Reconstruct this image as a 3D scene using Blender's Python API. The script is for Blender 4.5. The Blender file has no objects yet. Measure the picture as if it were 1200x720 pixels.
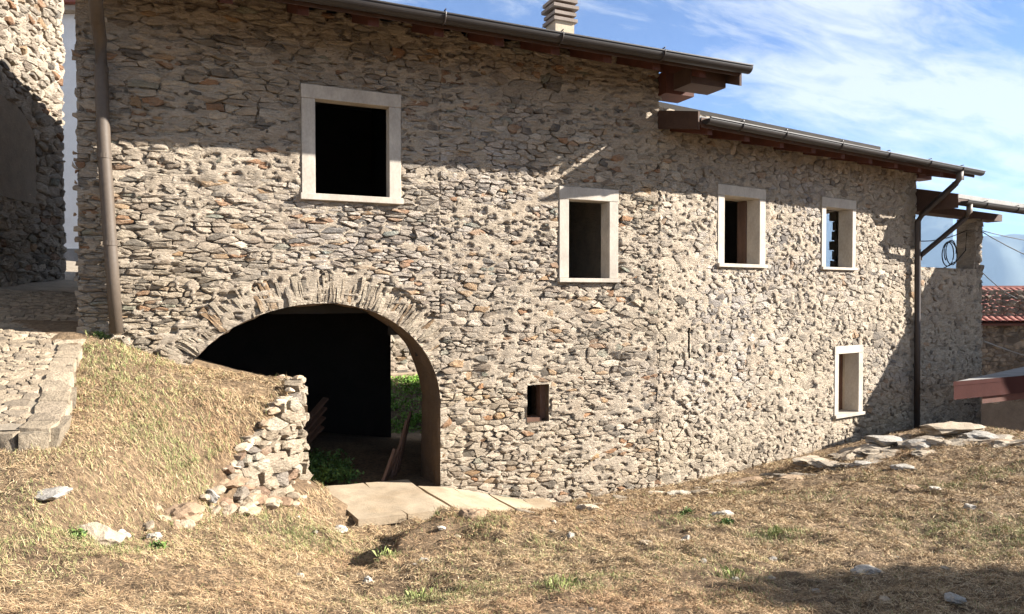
import bpy, math, random
import numpy as np
from mathutils import Vector, Matrix

random.seed(7)
RNG = np.random.default_rng(11)
S = bpy.context.scene
COL = S.collection

# ------------------------------------------------------------------ camera
CAM = np.array([0.0, -8.87, 2.5]); FPX = 832.0
YAW = math.radians(24.2); PITCH = math.radians(1.03)
FW = np.array([math.sin(YAW)*math.cos(PITCH), math.cos(YAW)*math.cos(PITCH), -math.sin(PITCH)])
RT = np.array([math.cos(YAW), -math.sin(YAW), 0.0]); UP = np.cross(RT, FW)
cam_data = bpy.data.cameras.new('camera'); cam = bpy.data.objects.new('camera', cam_data); COL.objects.link(cam)
cam.location = CAM; cam.rotation_euler = (math.pi/2 - PITCH, 0, -YAW)
cam_data.sensor_width = 36; cam_data.lens = FPX/1200*36
cam_data.clip_start = 0.1; cam_data.clip_end = 30000
S.camera = cam
def ray(x, y): return FW + RT*(x-600)/FPX - UP*(y-360)/FPX
def at_depth(x, y, z): return CAM + ray(x, y)*z

# ------------------------------------------------------------------ light and sky
SUN_EL = math.radians(26.0); SUN_PHI = math.radians(66.5)
SUN = Vector((math.sin(SUN_PHI)*math.cos(SUN_EL), -math.cos(SUN_PHI)*math.cos(SUN_EL), math.sin(SUN_EL)))
sd = bpy.data.lights.new('sun', 'SUN'); sd.energy = 5.0; sd.angle = math.radians(0.5); sd.color = (1.0, 0.945, 0.87)
so = bpy.data.objects.new('sun', sd); COL.objects.link(so); so.location = (20, -10, 30)
so.rotation_euler = SUN.to_track_quat('Z', 'Y').to_euler()
S.view_settings.view_transform = 'Standard'; S.view_settings.look = 'None'
S.view_settings.exposure = 2.22; S.view_settings.gamma = 1.0

W = bpy.data.worlds.new('World'); S.world = W; W.use_nodes = True
nt = W.node_tree; nt.nodes.clear()
def N(tree, kind, ins=None, **props):
    n = tree.nodes.new(kind)
    for k, v in props.items(): setattr(n, k, v)
    for k, v in (ins or {}).items():
        s = n.inputs[k]
        if hasattr(v, 'is_output'): tree.links.new(v, s)
        else: s.default_value = v
    return n
def math_n(tree, op, a, b=0.0, c=None):
    d = {0: a, 1: b}
    if c is not None: d[2] = c
    return N(tree, 'ShaderNodeMath', d, operation=op).outputs[0]
sky = N(nt, 'ShaderNodeTexSky', sky_type='NISHITA', sun_disc=False, sun_elevation=SUN_EL,
        sun_rotation=math.atan2(SUN.x, SUN.y), altitude=700.0, air_density=1.0, dust_density=0.0, ozone_density=2.0)
tc = N(nt, 'ShaderNodeTexCoord')
sep = N(nt, 'ShaderNodeSeparateXYZ', {0: tc.outputs['Generated']})
CLX, CLY = 1.0, 5.5
den = math_n(nt, 'ADD', math_n(nt, 'MAXIMUM', sep.outputs[2], 0.0), 0.16)
pu = math_n(nt, 'DIVIDE', sep.outputs[0], den); pv = math_n(nt, 'DIVIDE', sep.outputs[1], den)
comb = N(nt, 'ShaderNodeCombineXYZ', {0: pu, 1: pv, 2: 0.0})
mp = N(nt, 'ShaderNodeMapping', {'Vector': comb.outputs[0], 'Rotation': (0, 0, 2.0), 'Scale': (0.40, 1.15, 1.0), 'Location': (CLX, CLY, 0)})
n1 = N(nt, 'ShaderNodeTexNoise', {'Vector': mp.outputs[0], 'Scale': 0.9, 'Detail': 12.0, 'Roughness': 0.58, 'Distortion': 0.15})
n2 = N(nt, 'ShaderNodeTexNoise', {'Vector': mp.outputs[0], 'Scale': 7.0, 'Detail': 9.0, 'Roughness': 0.7, 'Distortion': 0.5})
cs = math_n(nt, 'ADD', n1.outputs[0], math_n(nt, 'MULTIPLY', math_n(nt, 'SUBTRACT', n2.outputs[0], 0.5), 0.42))
cr = N(nt, 'ShaderNodeValToRGB', {0: cs}); e = cr.color_ramp.elements
e[0].position = 0.42; e[0].color = (0, 0, 0, 1); e[1].position = 0.56; e[1].color = (1, 1, 1, 1)
hz = N(nt, 'ShaderNodeMapRange', {0: sep.outputs[2], 1: 0.0, 2: 0.22, 3: 0.05, 4: 0.0})
cf = math_n(nt, 'MAXIMUM', math_n(nt, 'MULTIPLY', cr.outputs[0], 0.85), hz.outputs[0])
tint = N(nt, 'ShaderNodeMix', {0: 1.0, 6: sky.outputs[0], 7: (0.25, 0.345, 0.525, 1)}, data_type='RGBA', blend_type='MULTIPLY')
mixc = N(nt, 'ShaderNodeMix', {0: cf, 6: tint.outputs[2], 7: (3.0, 3.1, 3.2, 1)}, data_type='RGBA')
bg = N(nt, 'ShaderNodeBackground', {0: mixc.outputs[2], 1: 0.066})
wo = N(nt, 'ShaderNodeOutputWorld'); nt.links.new(bg.outputs[0], wo.inputs[0])

# ------------------------------------------------------------------ noise
def _h(ix, iy, iz, seed):
    n = (ix.astype(np.int64)*374761393 + iy.astype(np.int64)*668265263 + iz.astype(np.int64)*2147483647 + seed*974711) & 0xffffffff
    n = ((n ^ (n >> 13))*1274126177) & 0xffffffff
    n = ((n ^ (n >> 16))*2246822519) & 0xffffffff
    return ((n ^ (n >> 15)) & 0xffff)/32767.5 - 1.0
def vnoise(x, y, z=None, seed=0):
    x = np.asarray(x, float); y = np.asarray(y, float); z = np.zeros_like(x) if z is None else np.asarray(z, float)
    xi, yi, zi = np.floor(x), np.floor(y), np.floor(z); fx, fy, fz = x-xi, y-yi, z-zi
    fx, fy, fz = [t*t*(3-2*t) for t in (fx, fy, fz)]
    r = 0
    for a in (0, 1):
        for b in (0, 1):
            for c in (0, 1):
                r = r + _h(xi+a, yi+b, zi+c, seed)*(fx if a else 1-fx)*(fy if b else 1-fy)*(fz if c else 1-fz)
    return r
def fbm(x, y, z=None, oc=4, seed=0, gain=0.5):
    r, a, s = 0, 1.0, 1.0
    for o in range(oc):
        r = r + a*vnoise(x*s, y*s, None if z is None else z*s, seed+o*17); a *= gain; s *= 2.03
    return r

# ------------------------------------------------------------------ materials
def material(name, base, rough=0.85, var=0.25, nscale=6.0, bump=0.4, bscale=40.0, attr=False, tint2=None, t2=0.5, metallic=0.0, stretch=(1, 1, 1), spec=0.25, bdist=0.01, t2scale=1.3, layered=False):
    m = bpy.data.materials.new(name); m.use_nodes = True; t = m.node_tree
    p = t.nodes['Principled BSDF']
    co = N(t, 'ShaderNodeTexCoord').outputs['Object']
    mpn = N(t, 'ShaderNodeMapping', {'Vector': co, 'Scale': stretch}).outputs[0]
    src = N(t, 'ShaderNodeAttribute', attribute_name='Col').outputs[0] if attr else None
    if src is None:
        rgb = N(t, 'ShaderNodeRGB'); rgb.outputs[0].default_value = (*base, 1); src = rgb.outputs[0]
    if tint2 is not None:
        nn = N(t, 'ShaderNodeTexNoise', {'Vector': mpn, 'Scale': t2scale, 'Detail': 8.0, 'Roughness': 0.6})
        rr = N(t, 'ShaderNodeMapRange', {0: nn.outputs[0], 1: 0.45, 2: 0.68, 3: 0.0, 4: t2})
        src = N(t, 'ShaderNodeMix', {0: rr.outputs[0], 6: src, 7: (*tint2, 1)}, data_type='RGBA').outputs[2]
    a = N(t, 'ShaderNodeTexNoise', {'Vector': mpn, 'Scale': nscale, 'Detail': 9.0, 'Roughness': 0.62})
    b = N(t, 'ShaderNodeTexNoise', {'Vector': mpn, 'Scale': nscale*9, 'Detail': 5.0, 'Roughness': 0.6})
    s = math_n(t, 'ADD', a.outputs[0], math_n(t, 'MULTIPLY', b.outputs[0], 0.6))
    f = N(t, 'ShaderNodeMapRange', {0: s, 1: 0.5, 2: 1.1, 3: 1-var, 4: 1+var*0.8}).outputs[0]
    mul = N(t, 'ShaderNodeVectorMath', {0: src, 'Scale': f}, operation='SCALE')
    t.links.new(mul.outputs[0], p.inputs['Base Color'])
    p.inputs['Roughness'].default_value = rough; p.inputs['Metallic'].default_value = metallic
    p.inputs['Specular IOR Level'].default_value = spec
    if bump > 0:
        bn = N(t, 'ShaderNodeTexNoise', {'Vector': mpn, 'Scale': bscale, 'Detail': 8.0, 'Roughness': 0.68})
        hh = bn.outputs[0]
        if layered:
            m2 = N(t, 'ShaderNodeMapping', {'Vector': co, 'Scale': (1, 1, 3.2)}).outputs[0]
            b2 = N(t, 'ShaderNodeTexNoise', {'Vector': m2, 'Scale': 13.0, 'Detail': 7.0, 'Roughness': 0.7, 'Distortion': 0.6})
            hh = math_n(t, 'ADD', math_n(t, 'MULTIPLY', hh, 0.5), math_n(t, 'MULTIPLY', b2.outputs[0], 1.6))
        bb = N(t, 'ShaderNodeBump', {'Height': hh, 'Strength': bump, 'Distance': bdist})
        t.links.new(bb.outputs[0], p.inputs['Normal'])
    return m
M = {}
M['stone'] = material('rubble stone', None, 0.9, 0.36, 5.0, 1.0, 40.0, attr=True, bdist=0.06, layered=True, tint2=(0.46, 0.38, 0.285), t2=0.7, t2scale=3.0)
M['mortar'] = material('lime mortar', (0.48, 0.40, 0.305), 0.95, 0.30, 3.5, 1.0, 40.0, tint2=(0.36, 0.285, 0.21), t2=0.7, bdist=0.05, layered=True)
M['cobble'] = material('cobble stone', None, 0.9, 0.4, 8.0, 0.9, 30.0, attr=True, bdist=0.03)
M['frame'] = material('pale stone frame', (0.41, 0.365, 0.305), 0.85, 0.30, 4.0, 0.5, 40.0, tint2=(0.33, 0.285, 0.23), t2=0.7, stretch=(1, 1, 0.6), bdist=0.004)
M['plaster'] = material('old plaster', (0.40, 0.33, 0.245), 0.95, 0.22, 4.0, 0.6, 26.0, tint2=(0.26, 0.21, 0.15), t2=0.6)
M['inner'] = material('shade darkened inner plaster', (0.03, 0.026, 0.022), 0.95, 0.3, 3.0, 0.5, 15.0)  # near black: the dark of the unlit rooms put into the colour
M['brick'] = material('rough inner brick', (0.12, 0.066, 0.044), 0.95, 0.3, 3.0, 0.5, 15.0)
M['wood'] = material('dark stained roof timber', (0.085, 0.03, 0.018), 0.75, 0.35, 5.0, 0.3, 30.0, stretch=(1, 1, 1))
M['soffit'] = material('dark roof boarding', (0.065, 0.036, 0.024), 0.8, 0.3, 4.0, 0.3, 30.0)
M['gutter'] = material('brown coated gutter metal', (0.028, 0.023, 0.020), 0.5, 0.3, 3.0, 0.1, 30.0, spec=0.3)
M['pipe'] = material('taupe coated pipe metal', (0.085, 0.066, 0.05), 0.6, 0.25, 2.5, 0.1, 30.0, spec=0.3)
M['darkpipe'] = material('dark brown pipe metal', (0.035, 0.026, 0.022), 0.5, 0.15, 2.5, 0.05, 30.0, spec=0.4)
M['slate'] = material('grey roof slab', (0.24, 0.23, 0.215), 0.85, 0.3, 2.5, 0.6, 18.0)
M['fascia'] = material('red brown painted fascia', (0.05, 0.020, 0.017), 0.95, 0.25, 3.0, 0.2, 30.0, spec=0.05)
M['chimney'] = material('weathered chimney slab', (0.20, 0.165, 0.14), 0.9, 0.3, 5.0, 0.6, 25.0)
M['reveal'] = material('earth stained shade darkened masonry', (0.13, 0.088, 0.055), 0.95, 0.35, 5.0, 1.0, 20.0, bdist=0.04)  # brown dirt, darkened further to stand for shade inside the openings
M['darkwall'] = material('shade darkened brown masonry', (0.13, 0.105, 0.08), 0.95, 0.35, 3.0, 0.8, 15.0)  # brown stone with the shade under the eave put into its colour
M['niche'] = material('dark brown niche plaster', (0.20, 0.165, 0.125), 0.95, 0.3, 4.0, 0.6, 26.0)  # a darker brown than the old plaster
M['white'] = material('white lime plaster', (0.78, 0.76, 0.72), 0.9, 0.08, 3.0, 0.2, 20.0)
M['tile'] = material('red clay tile', (0.27, 0.10, 0.075), 0.85, 0.5, 3.0, 0.2, 20.0)
M['path'] = material('sandy concrete', (0.35, 0.28, 0.195), 0.95, 0.25, 5.0, 0.5, 70.0, tint2=(0.25, 0.185, 0.115), t2=0.8, bdist=0.015)
M['soil'] = material('dry straw covered soil', (0.21, 0.145, 0.085), 0.98, 0.85, 22.0, 1.0, 70.0, tint2=(0.11, 0.07, 0.042), t2=0.8, bdist=0.03)
M['blade'] = material('dry cut grass', None, 0.8, 0.2, 2.0, 0.0, 1.0, attr=True)
M['leaf'] = material('green leaf', None, 0.6, 0.2, 3.0, 0.0, 1.0, attr=True)
M['rock'] = material('field rock', None, 0.9, 0.35, 7.0, 0.8, 25.0, attr=True, bdist=0.02)
M['board'] = material('weathered board', (0.10, 0.058, 0.04), 0.85, 0.35, 4.0, 0.3, 30.0, stretch=(3, 3, 0.5))
M['shutter'] = material('brown inner board', (0.13, 0.062, 0.035), 0.8, 0.3, 4.0, 0.2, 30.0)
M['cable'] = material('black rubber cable', (0.012, 0.012, 0.013), 0.6, 0.1, 3.0, 0.0, 10.0)
M['wire'] = material('pale old wire', (0.30, 0.28, 0.25), 0.6, 0.1, 3.0, 0.0, 10.0)
M['bark'] = material('grey bark', (0.10, 0.075, 0.055), 0.95, 0.3, 6.0, 0.6, 20.0)
M['mountain'] = material('wooded mountain', (0.07, 0.085, 0.07), 0.98, 0.3, 0.002, 0.0, 1.0)
M['lane'] = material('lane bedding', (0.24, 0.20, 0.15), 0.95, 0.35, 6.0, 0.8, 40.0)

# ------------------------------------------------------------------ object helpers
WLOC = {}
def link(name, verts, faces, mat, parent=None, cols=None, smooth=False):
    me = bpy.data.meshes.new(name)
    if isinstance(verts, np.ndarray): verts = verts.tolist()
    me.from_pydata(verts, [], faces)
    if mat is not None: me.materials.append(mat)
    if cols is not None:
        ca = me.color_attributes.new('Col', 'FLOAT_COLOR', 'POINT')
        c = np.ones((len(verts), 4), np.float32); c[:, :3] = cols
        ca.data.foreach_set('color', c.ravel())
    if smooth: me.polygons.foreach_set('use_smooth', [True]*len(me.polygons))
    me.update()
    o = bpy.data.objects.new(name, me); COL.objects.link(o)
    if parent is not None: attach(o, parent)
    return o
def attach(o, parent):
    o.parent = parent
    o.matrix_parent_inverse = Matrix.Translation(-Vector(WLOC.get(parent.name, (0, 0, 0))))
def tag(o, label=None, cat=None, group=None, kind=None):
    if label: o['label'] = label
    if cat: o['category'] = cat
    if group: o['group'] = group
    if kind: o['kind'] = kind
    return o
def thing(name, label, cat, loc, group=None):
    o = bpy.data.objects.new(name, None); COL.objects.link(o); o.empty_display_size = 0.2
    o.location = loc; WLOC[o.name] = tuple(loc)
    return tag(o, label, cat, group)
class MB:
    def __init__(s): s.v = []; s.f = []
    def box(s, o, du, dv, dw):           # corner + three edge vectors
        b = len(s.v); o, du, dv, dw = [np.asarray(q, float) for q in (o, du, dv, dw)]
        if np.dot(np.cross(du, dv), dw) < 0: o = o+dw; dw = -dw
        for k in range(8): s.v.append(tuple(o + du*(k & 1) + dv*((k >> 1) & 1) + dw*((k >> 2) & 1)))
        for q in ((0, 2, 3, 1), (4, 5, 7, 6), (0, 1, 5, 4), (2, 6, 7, 3), (0, 4, 6, 2), (1, 3, 7, 5)): s.f.append(tuple(b+i for i in q))
        return s
    def tube(s, pts, r, n=10, cap=True):
        pts = [np.asarray(p, float) for p in pts]; b0 = len(s.v)
        for i, p in enumerate(pts):
            t = pts[min(i+1, len(pts)-1)] - pts[max(i-1, 0)]; t = t/np.linalg.norm(t)
            a = np.cross(t, (0.13, 0.21, 0.97) if abs(t[2]) < 0.9 else (1, 0, 0)); a /= np.linalg.norm(a); c = np.cross(t, a)
            rr = r[i] if hasattr(r, '__len__') else r
            for k in range(n):
                an = 2*math.pi*k/n; s.v.append(tuple(p + rr*(a*math.cos(an)+c*math.sin(an))))
        for i in range(len(pts)-1):
            for k in range(n):
                q = b0+i*n+k; q2 = b0+i*n+(k+1) % n; s.f.append((q, q2, q2+n, q+n))
        if cap:
            s.f.append(tuple(b0+k for k in range(n))[::-1]); s.f.append(tuple(b0+(len(pts)-1)*n+k for k in range(n)))
        return s
    def prof(s, prof, p0, p1, out, up):  # sweep an open or closed 2-D profile (out, up) from p0 to p1
        b = len(s.v); n = len(prof)
        for p in (p0, p1):
            for a, c in prof: s.v.append(tuple(np.asarray(p, float)+np.asarray(out)*a+np.asarray(up)*c))
        for k in range(n):
            k2 = (k+1) % n; s.f.append((b+k, b+k2, b+n+k2, b+n+k))
        s.f.append(tuple(b+k for k in range(n))[::-1]); s.f.append(tuple(b+n+k for k in range(n)))
        return s
    def build(s, name, mat, parent=None, smooth=False): return link(name, s.v, s.f, mat, parent, smooth=smooth)

# planes: a frame maps (u, v, out) to the world
class Plane:
    def __init__(s, o, du, dn): s.o = np.asarray(o, float); s.du = np.asarray(du, float); s.dn = np.asarray(dn, float)   # dn points out of the wall
    def __call__(s, u, v, d=0.0):
        u, v, d = np.broadcast_arrays(np.asarray(u, float), np.asarray(v, float), np.asarray(d, float))
        return s.o + u[..., None]*s.du + d[..., None]*s.dn + v[..., None]*np.array([0, 0, 1.0])
BEND = math.radians(8.8)
PL = Plane((0, 0, 0), (1, 0, 0), (0, -1, 0))
DR = np.array([math.cos(BEND), math.sin(BEND), 0]); NR = np.array([math.sin(BEND), -math.cos(BEND), 0])
PR = Plane((6.38, 0, 0), DR, NR)

# ------------------------------------------------------------------ rubble walls
def clip(poly, nx, ny, c):               # keep nx*x+ny*y <= c
    out = []; n = len(poly)
    for i in range(n):
        p = poly[i]; q = poly[(i+1) % n]; a = nx*p[0]+ny*p[1]-c; b = nx*q[0]+ny*q[1]-c
        if a <= 0: out.append(p)
        if (a < 0 < b) or (b < 0 < a):
            t = a/(a-b); out.append((p[0]+(q[0]-p[0])*t, p[1]+(q[1]-p[1])*t))
    return out
def cells(u0, u1, v0, v1, rh, ln, asp, rnd, wav=0.05, jit=0.3, fit=None):
    seeds = []; v = v0
    while v < v1:
        h = rh*math.exp(rnd.gauss(0, 0.46)); u = u0 - rnd.random()*ln
        while u < u1:
            w = ln*math.exp(rnd.gauss(0, 0.62))*(0.6+0.4*h/rh)
            uu, vv = u+w/2, v+h/2
            vv += rnd.uniform(-jit, jit)*h
            seeds.append((uu, vv)); u += w
        v += h
    sa = np.array(seeds)
    sa[:, 1] += wav*(vnoise(sa[:, 0]*0.8, sa[:, 1]*0.8, seed=5)+0.5*vnoise(sa[:, 0]*2.3, sa[:, 1]*2.3, seed=6))
    pts = [(p[0]/asp, p[1]) for p in sa]
    g = rh*1.6; grid = {}
    for i, p in enumerate(pts): grid.setdefault((int(math.floor(p[0]/g)), int(math.floor(p[1]/g))), []).append(i)
    res = []
    for i, p in enumerate(pts):
        if fit and not fit(p[0]*asp, p[1]): continue
        R = rh*2.6; poly = [(p[0]-R, p[1]-R), (p[0]+R, p[1]-R), (p[0]+R, p[1]+R), (p[0]-R, p[1]+R)]
        gx, gy = int(math.floor(p[0]/g)), int(math.floor(p[1]/g)); nb = []
        for a in range(-4, 5):
            for b in range(-4, 5):
                for j in grid.get((gx+a, gy+b), ()):
                    if j != i: nb.append(((pts[j][0]-p[0])**2+(pts[j][1]-p[1])**2, j))
        nb.sort()
        for d2, j in nb:
            far = max((q[0]-p[0])**2+(q[1]-p[1])**2 for q in poly)
            if d2 > 4*far: break
            q = pts[j]; nx, ny = q[0]-p[0], q[1]-p[1]
            poly = clip(poly, nx, ny, nx*(p[0]+q[0])/2+ny*(p[1]+q[1])/2)
            if len(poly) < 3: break
        if len(poly) >= 3: res.append([(q[0]*asp, q[1]) for q in poly])
    return res
def area(poly):
    return 0.5*sum(poly[i][0]*poly[(i+1) % len(poly)][1]-poly[(i+1) % len(poly)][0]*poly[i][1] for i in range(len(poly)))
def centroid(poly): return (sum(p[0] for p in poly)/len(poly), sum(p[1] for p in poly)/len(poly))
def cut_rect(poly, r, m):
    a, b, c, d = r[0]-m, r[1]+m, r[2]-m, r[3]+m
    x0, x1, y0, y1 = min(p[0] for p in poly), max(p[0] for p in poly), min(p[1] for p in poly), max(p[1] for p in poly)
    if x1 < a or x0 > b or y1 < c or y0 > d: return poly
    cx, cy = centroid(poly)
    o = [(a-cx, (1, 0, a)), (cx-b, (-1, 0, -b)), (c-cy, (0, 1, c)), (cy-d, (0, -1, -d))]
    o.sort(key=lambda t: -t[0])
    if o[0][0] <= 0: return None
    return clip(poly, *o[0][1])
PAL = [((0.47, 0.395, 0.315), 36), ((0.41, 0.35, 0.28), 26), ((0.52, 0.45, 0.365), 16), ((0.34, 0.275, 0.215), 10),
       ((0.25, 0.22, 0.185), 6), ((0.37, 0.215, 0.125), 5), ((0.43, 0.285, 0.165), 4), ((0.15, 0.13, 0.11), 3), ((0.29, 0.29, 0.235), 2)]
PALG = [((0.46, 0.40, 0.325), 36), ((0.40, 0.345, 0.285), 28), ((0.53, 0.46, 0.375), 20), ((0.31, 0.27, 0.225), 9), ((0.23, 0.20, 0.17), 5), ((0.15, 0.13, 0.11), 2), ((0.38, 0.26, 0.17), 2)]
def area_tone(u, v, c):
    k = 1+0.16*float(fbm(np.array(u*0.8), np.array(v*1.1), oc=2, seed=301)); w = 0.10*float(fbm(np.array(u*0.6+7), np.array(v*0.9), oc=2, seed=302))
    return (c[0]*k*(1+w*0.4), c[1]*k, c[2]*k*(1-w))
def pick(pal, rnd):
    t = rnd.random()*sum(w for _, w in pal)
    for c, w in pal:
        t -= w
        if t <= 0: break
    k = rnd.uniform(0.82, 1.15)
    return (c[0]*k, c[1]*k*0.985, c[2]*k*0.955)
def stone_solid(poly, joint, dep, rnd, tilt=0.16, sink=0.04, rag=0.1, rim=0.72):
    """outline in the plane -> (list of (u, v, d), faces)"""
    us = [p[0] for p in poly]; vs = [p[1] for p in poly]
    w, h = max(us)-min(us), max(vs)-min(vs); cx, cy = (max(us)+min(us))/2, (max(vs)+min(vs))/2
    su, sv = max(0.35, 1-2*joint/w), max(0.35, 1-2*joint/h)
    pts = []
    n0 = len(poly)
    for i in range(n0):
        p = poly[i]; q = poly[(i+1) % n0]; L = math.hypot(q[0]-p[0], q[1]-p[1])
        if L < 0.012: continue
        k = 1 if L < 0.45*max(w, h) else (2 if L < 0.8*max(w, h) else 3)
        for j in range(k):
            t = j/k; x = p[0]+(q[0]-p[0])*t; y = p[1]+(q[1]-p[1])*t; jr = rag*min(w, h)
            if j == 0: t2 = 0.04; x = x*(1-t2)+cx*t2; y = y*(1-t2)+cy*t2
            pts.append((cx+(x-cx)*su+rnd.uniform(-jr, jr), cy+(y-cy)*sv+rnd.uniform(-jr, jr)))
    n = len(pts)
    if n < 4: return None
    tu, tv = rnd.gauss(0, tilt), rnd.gauss(0, tilt)
    def D(x, y, base): return base + tu*(x-cx)*0.7 + tv*(y-cy)
    V = []
    for x, y in pts: V.append((x, y, -sink))
    for x, y in pts:
        k = rnd.uniform(0.92, 1.0); x2, y2 = cx+(x-cx)*k, cy+(y-cy)*k
        V.append((x2, y2, D(x2, y2, dep*rnd.uniform(rim-0.25, rim+0.1))))
    for x, y in pts:
        k = rnd.uniform(0.5, 0.72); x2, y2 = cx+(x-cx)*k, cy+(y-cy)*k
        V.append((x2, y2, D(x2, y2, dep*rnd.uniform(0.9, 1.25))))
    V.append((cx, cy, D(cx, cy, dep*rnd.uniform(0.85, 1.3))))
    F = []
    for i in range(n):
        j = (i+1) % n
        F += [(i, j, n+j, n+i), (n+i, n+j, 2*n+j, 2*n+i), (2*n+i, 2*n+j, 3*n)]
    return V, F
def lay_stones(polys, plane, joint, depth, pal, rnd, parent, name='stone', keep=300, mat=None, seen=None, tone=None, tilt=0.16, warp=None, **kw):
    """the largest stones in view become parts of their own, the rest one part"""
    items = []
    for poly in polys:
        A = area(poly)
        if abs(A) < 0.0009: continue
        if A < 0: poly = poly[::-1]
        c = pick(pal, rnd)
        if tone: c = tone(*centroid(poly), c)
        r = stone_solid(poly, joint*rnd.uniform(0.5, 1.4), depth*rnd.uniform(0.1, 1.45), rnd, tilt, **kw)
        if r is None: continue
        cx, cy = centroid(poly)
        V, F = r
        a = np.array(V)
        if warp is not None: P = warp(a[:, 0], a[:, 1], a[:, 2])
        else: P = plane(a[:, 0], a[:, 1], a[:, 2])
        vis = 1.0
        if seen: vis = 1.0 if seen(cx, cy) else 0.0
        d = np.linalg.norm(P.mean(0)-CAM)
        items.append((vis*abs(A)/d**2, P, F, c))
    items.sort(key=lambda t: -t[0])
    for _, P, F, c in items[:keep]:
        link(name, P, F, mat or M['stone'], parent, cols=np.array(c))
    V = []; F = []; C = []; b = 0
    for _, P, f, c in items[keep:]:
        V.append(P); F += [tuple(i+b for i in q) for q in f]; C.append(np.tile(c, (len(P), 1))); b += len(P)
    if V:
        o = link('small_'+name+'s', np.concatenate(V), F, mat or M['stone'], parent, cols=np.concatenate(C)); o['kind'] = 'stuff'
    return items
def sheet(name, plane, u0, u1, v0, v1, res, rects, mat, parent, arch=None, top=None, amp=0.018, off=0.0, inside=None, seed=0, pit=0.06, pu=9.0, pw=27.0):
    us = set(np.round(np.arange(u0, u1+res*0.5, res), 4)) | {u1}; vs = set(np.round(np.arange(v0, v1+res*0.5, res), 4)) | {v1}
    def ins(st, x):
        near = [k for k in st if abs(k-x) < res*0.45]
        for k in near: st.discard(k)
        st.add(x)
    for r in rects:
        ins(us, r[0]); ins(us, r[1]); ins(vs, r[2]); ins(vs, r[3])
    us = np.array(sorted(us)); vs = np.array(sorted(vs)); nu, nv = len(us), len(vs)
    U, V = np.meshgrid(us, vs)
    cu, cv = (U[:-1, :-1]+U[1:, 1:])/2, (V[:-1, :-1]+V[1:, 1:])/2
    keep = np.ones_like(cu, bool)
    for r in rects: keep &= ~((cu > r[0]) & (cu < r[1]) & (cv > r[2]) & (cv < r[3]))
    if arch is not None:
        ina = arch.inside(cu, cv); keep &= ~ina
        iv = arch.inside(U, V)
        U2, V2 = arch.snap(U, V); near = (np.hypot(U2-U, V2-V) < res*1.1)
        U = np.where(near, U2, U); V = np.where(near, V2, V)
    if top is not None: V = np.minimum(V, top(U))
    D = off + (amp*(fbm(U*5, V*7, oc=4, seed=seed+3)*0.8+0.5*fbm(U*1.1, V*1.1, oc=2, seed=seed+9)) if amp else 0*U)
    if amp and pit:
        wv = V+0.03*vnoise(U*3, V*3, seed=seed+31); pn = fbm(U*pu, wv*pw, oc=3, seed=seed+33, gain=0.55)+0.35*vnoise(U*1.3, V*1.3, seed=seed+35)
        k = np.clip((pn-0.12)/0.35, 0, 1); edge = np.ones_like(U)
        for r in rects: edge *= np.clip(np.maximum(np.maximum(r[0]-U, U-r[1]), np.maximum(r[2]-V, V-r[3]))/0.05, 0, 1)
        if arch is not None: edge *= np.clip(np.hypot(*[a-b for a, b in zip(arch.snap(U, V), (U, V))])/0.05, 0, 1)
        ring = 1.0 if arch is None else np.clip((np.hypot(*[a-b for a, b in zip(arch.snap(U, V), (U, V))])-0.42)/0.15, 0, 1)
        D = D + 0.012 + 0.05*np.clip(fbm(U*0.9, V*1.2, oc=3, seed=seed+41)-0.04, 0, 0.35)*edge*ring - pit*k*k*(3-2*k)*edge
    P = plane(U, V, D).reshape(-1, 3)
    idx = np.arange(nu*nv).reshape(nv, nu)
    q = np.stack([idx[:-1, :-1], idx[:-1, 1:], idx[1:, 1:], idx[1:, :-1]], -1)[keep]
    return link(name, P, q.tolist(), mat, parent, smooth=True)

class Arch:
    cx, hl, hr, sp, rise = 1.47, 1.70, 1.48, 1.08, 1.31
    def __init__(s, grow=0.0): s.g = grow
    def par(s, u, v):
        hw = np.where(u < s.cx, s.hl, s.hr)+s.g
        return (u-s.cx)/hw, (v-s.sp)/(s.rise+s.g)
    def inside(s, u, v):
        a, b = s.par(u, v)
        return np.where(v > s.sp, a*a+b*b < 1, np.abs(a) < 1)
    def snap(s, u, v):
        a, b = s.par(u, v); r = np.maximum(np.hypot(a, b), 1e-6)
        hw = np.where(u < s.cx, s.hl, s.hr)+s.g
        up = v > s.sp
        return np.where(up, s.cx+a/r*hw, s.cx+np.sign(u-s.cx)*hw), np.where(up, s.sp+b/r*(s.rise+s.g), v)
    def pt(s, t):        # t: angle from the right spring, counterclockwise
        hw = s.hr if math.cos(t) > 0 else s.hl
        return s.cx+(hw+s.g)*math.cos(t), s.sp+(s.rise+s.g)*math.sin(t)
ARCH = Arch()

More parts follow.
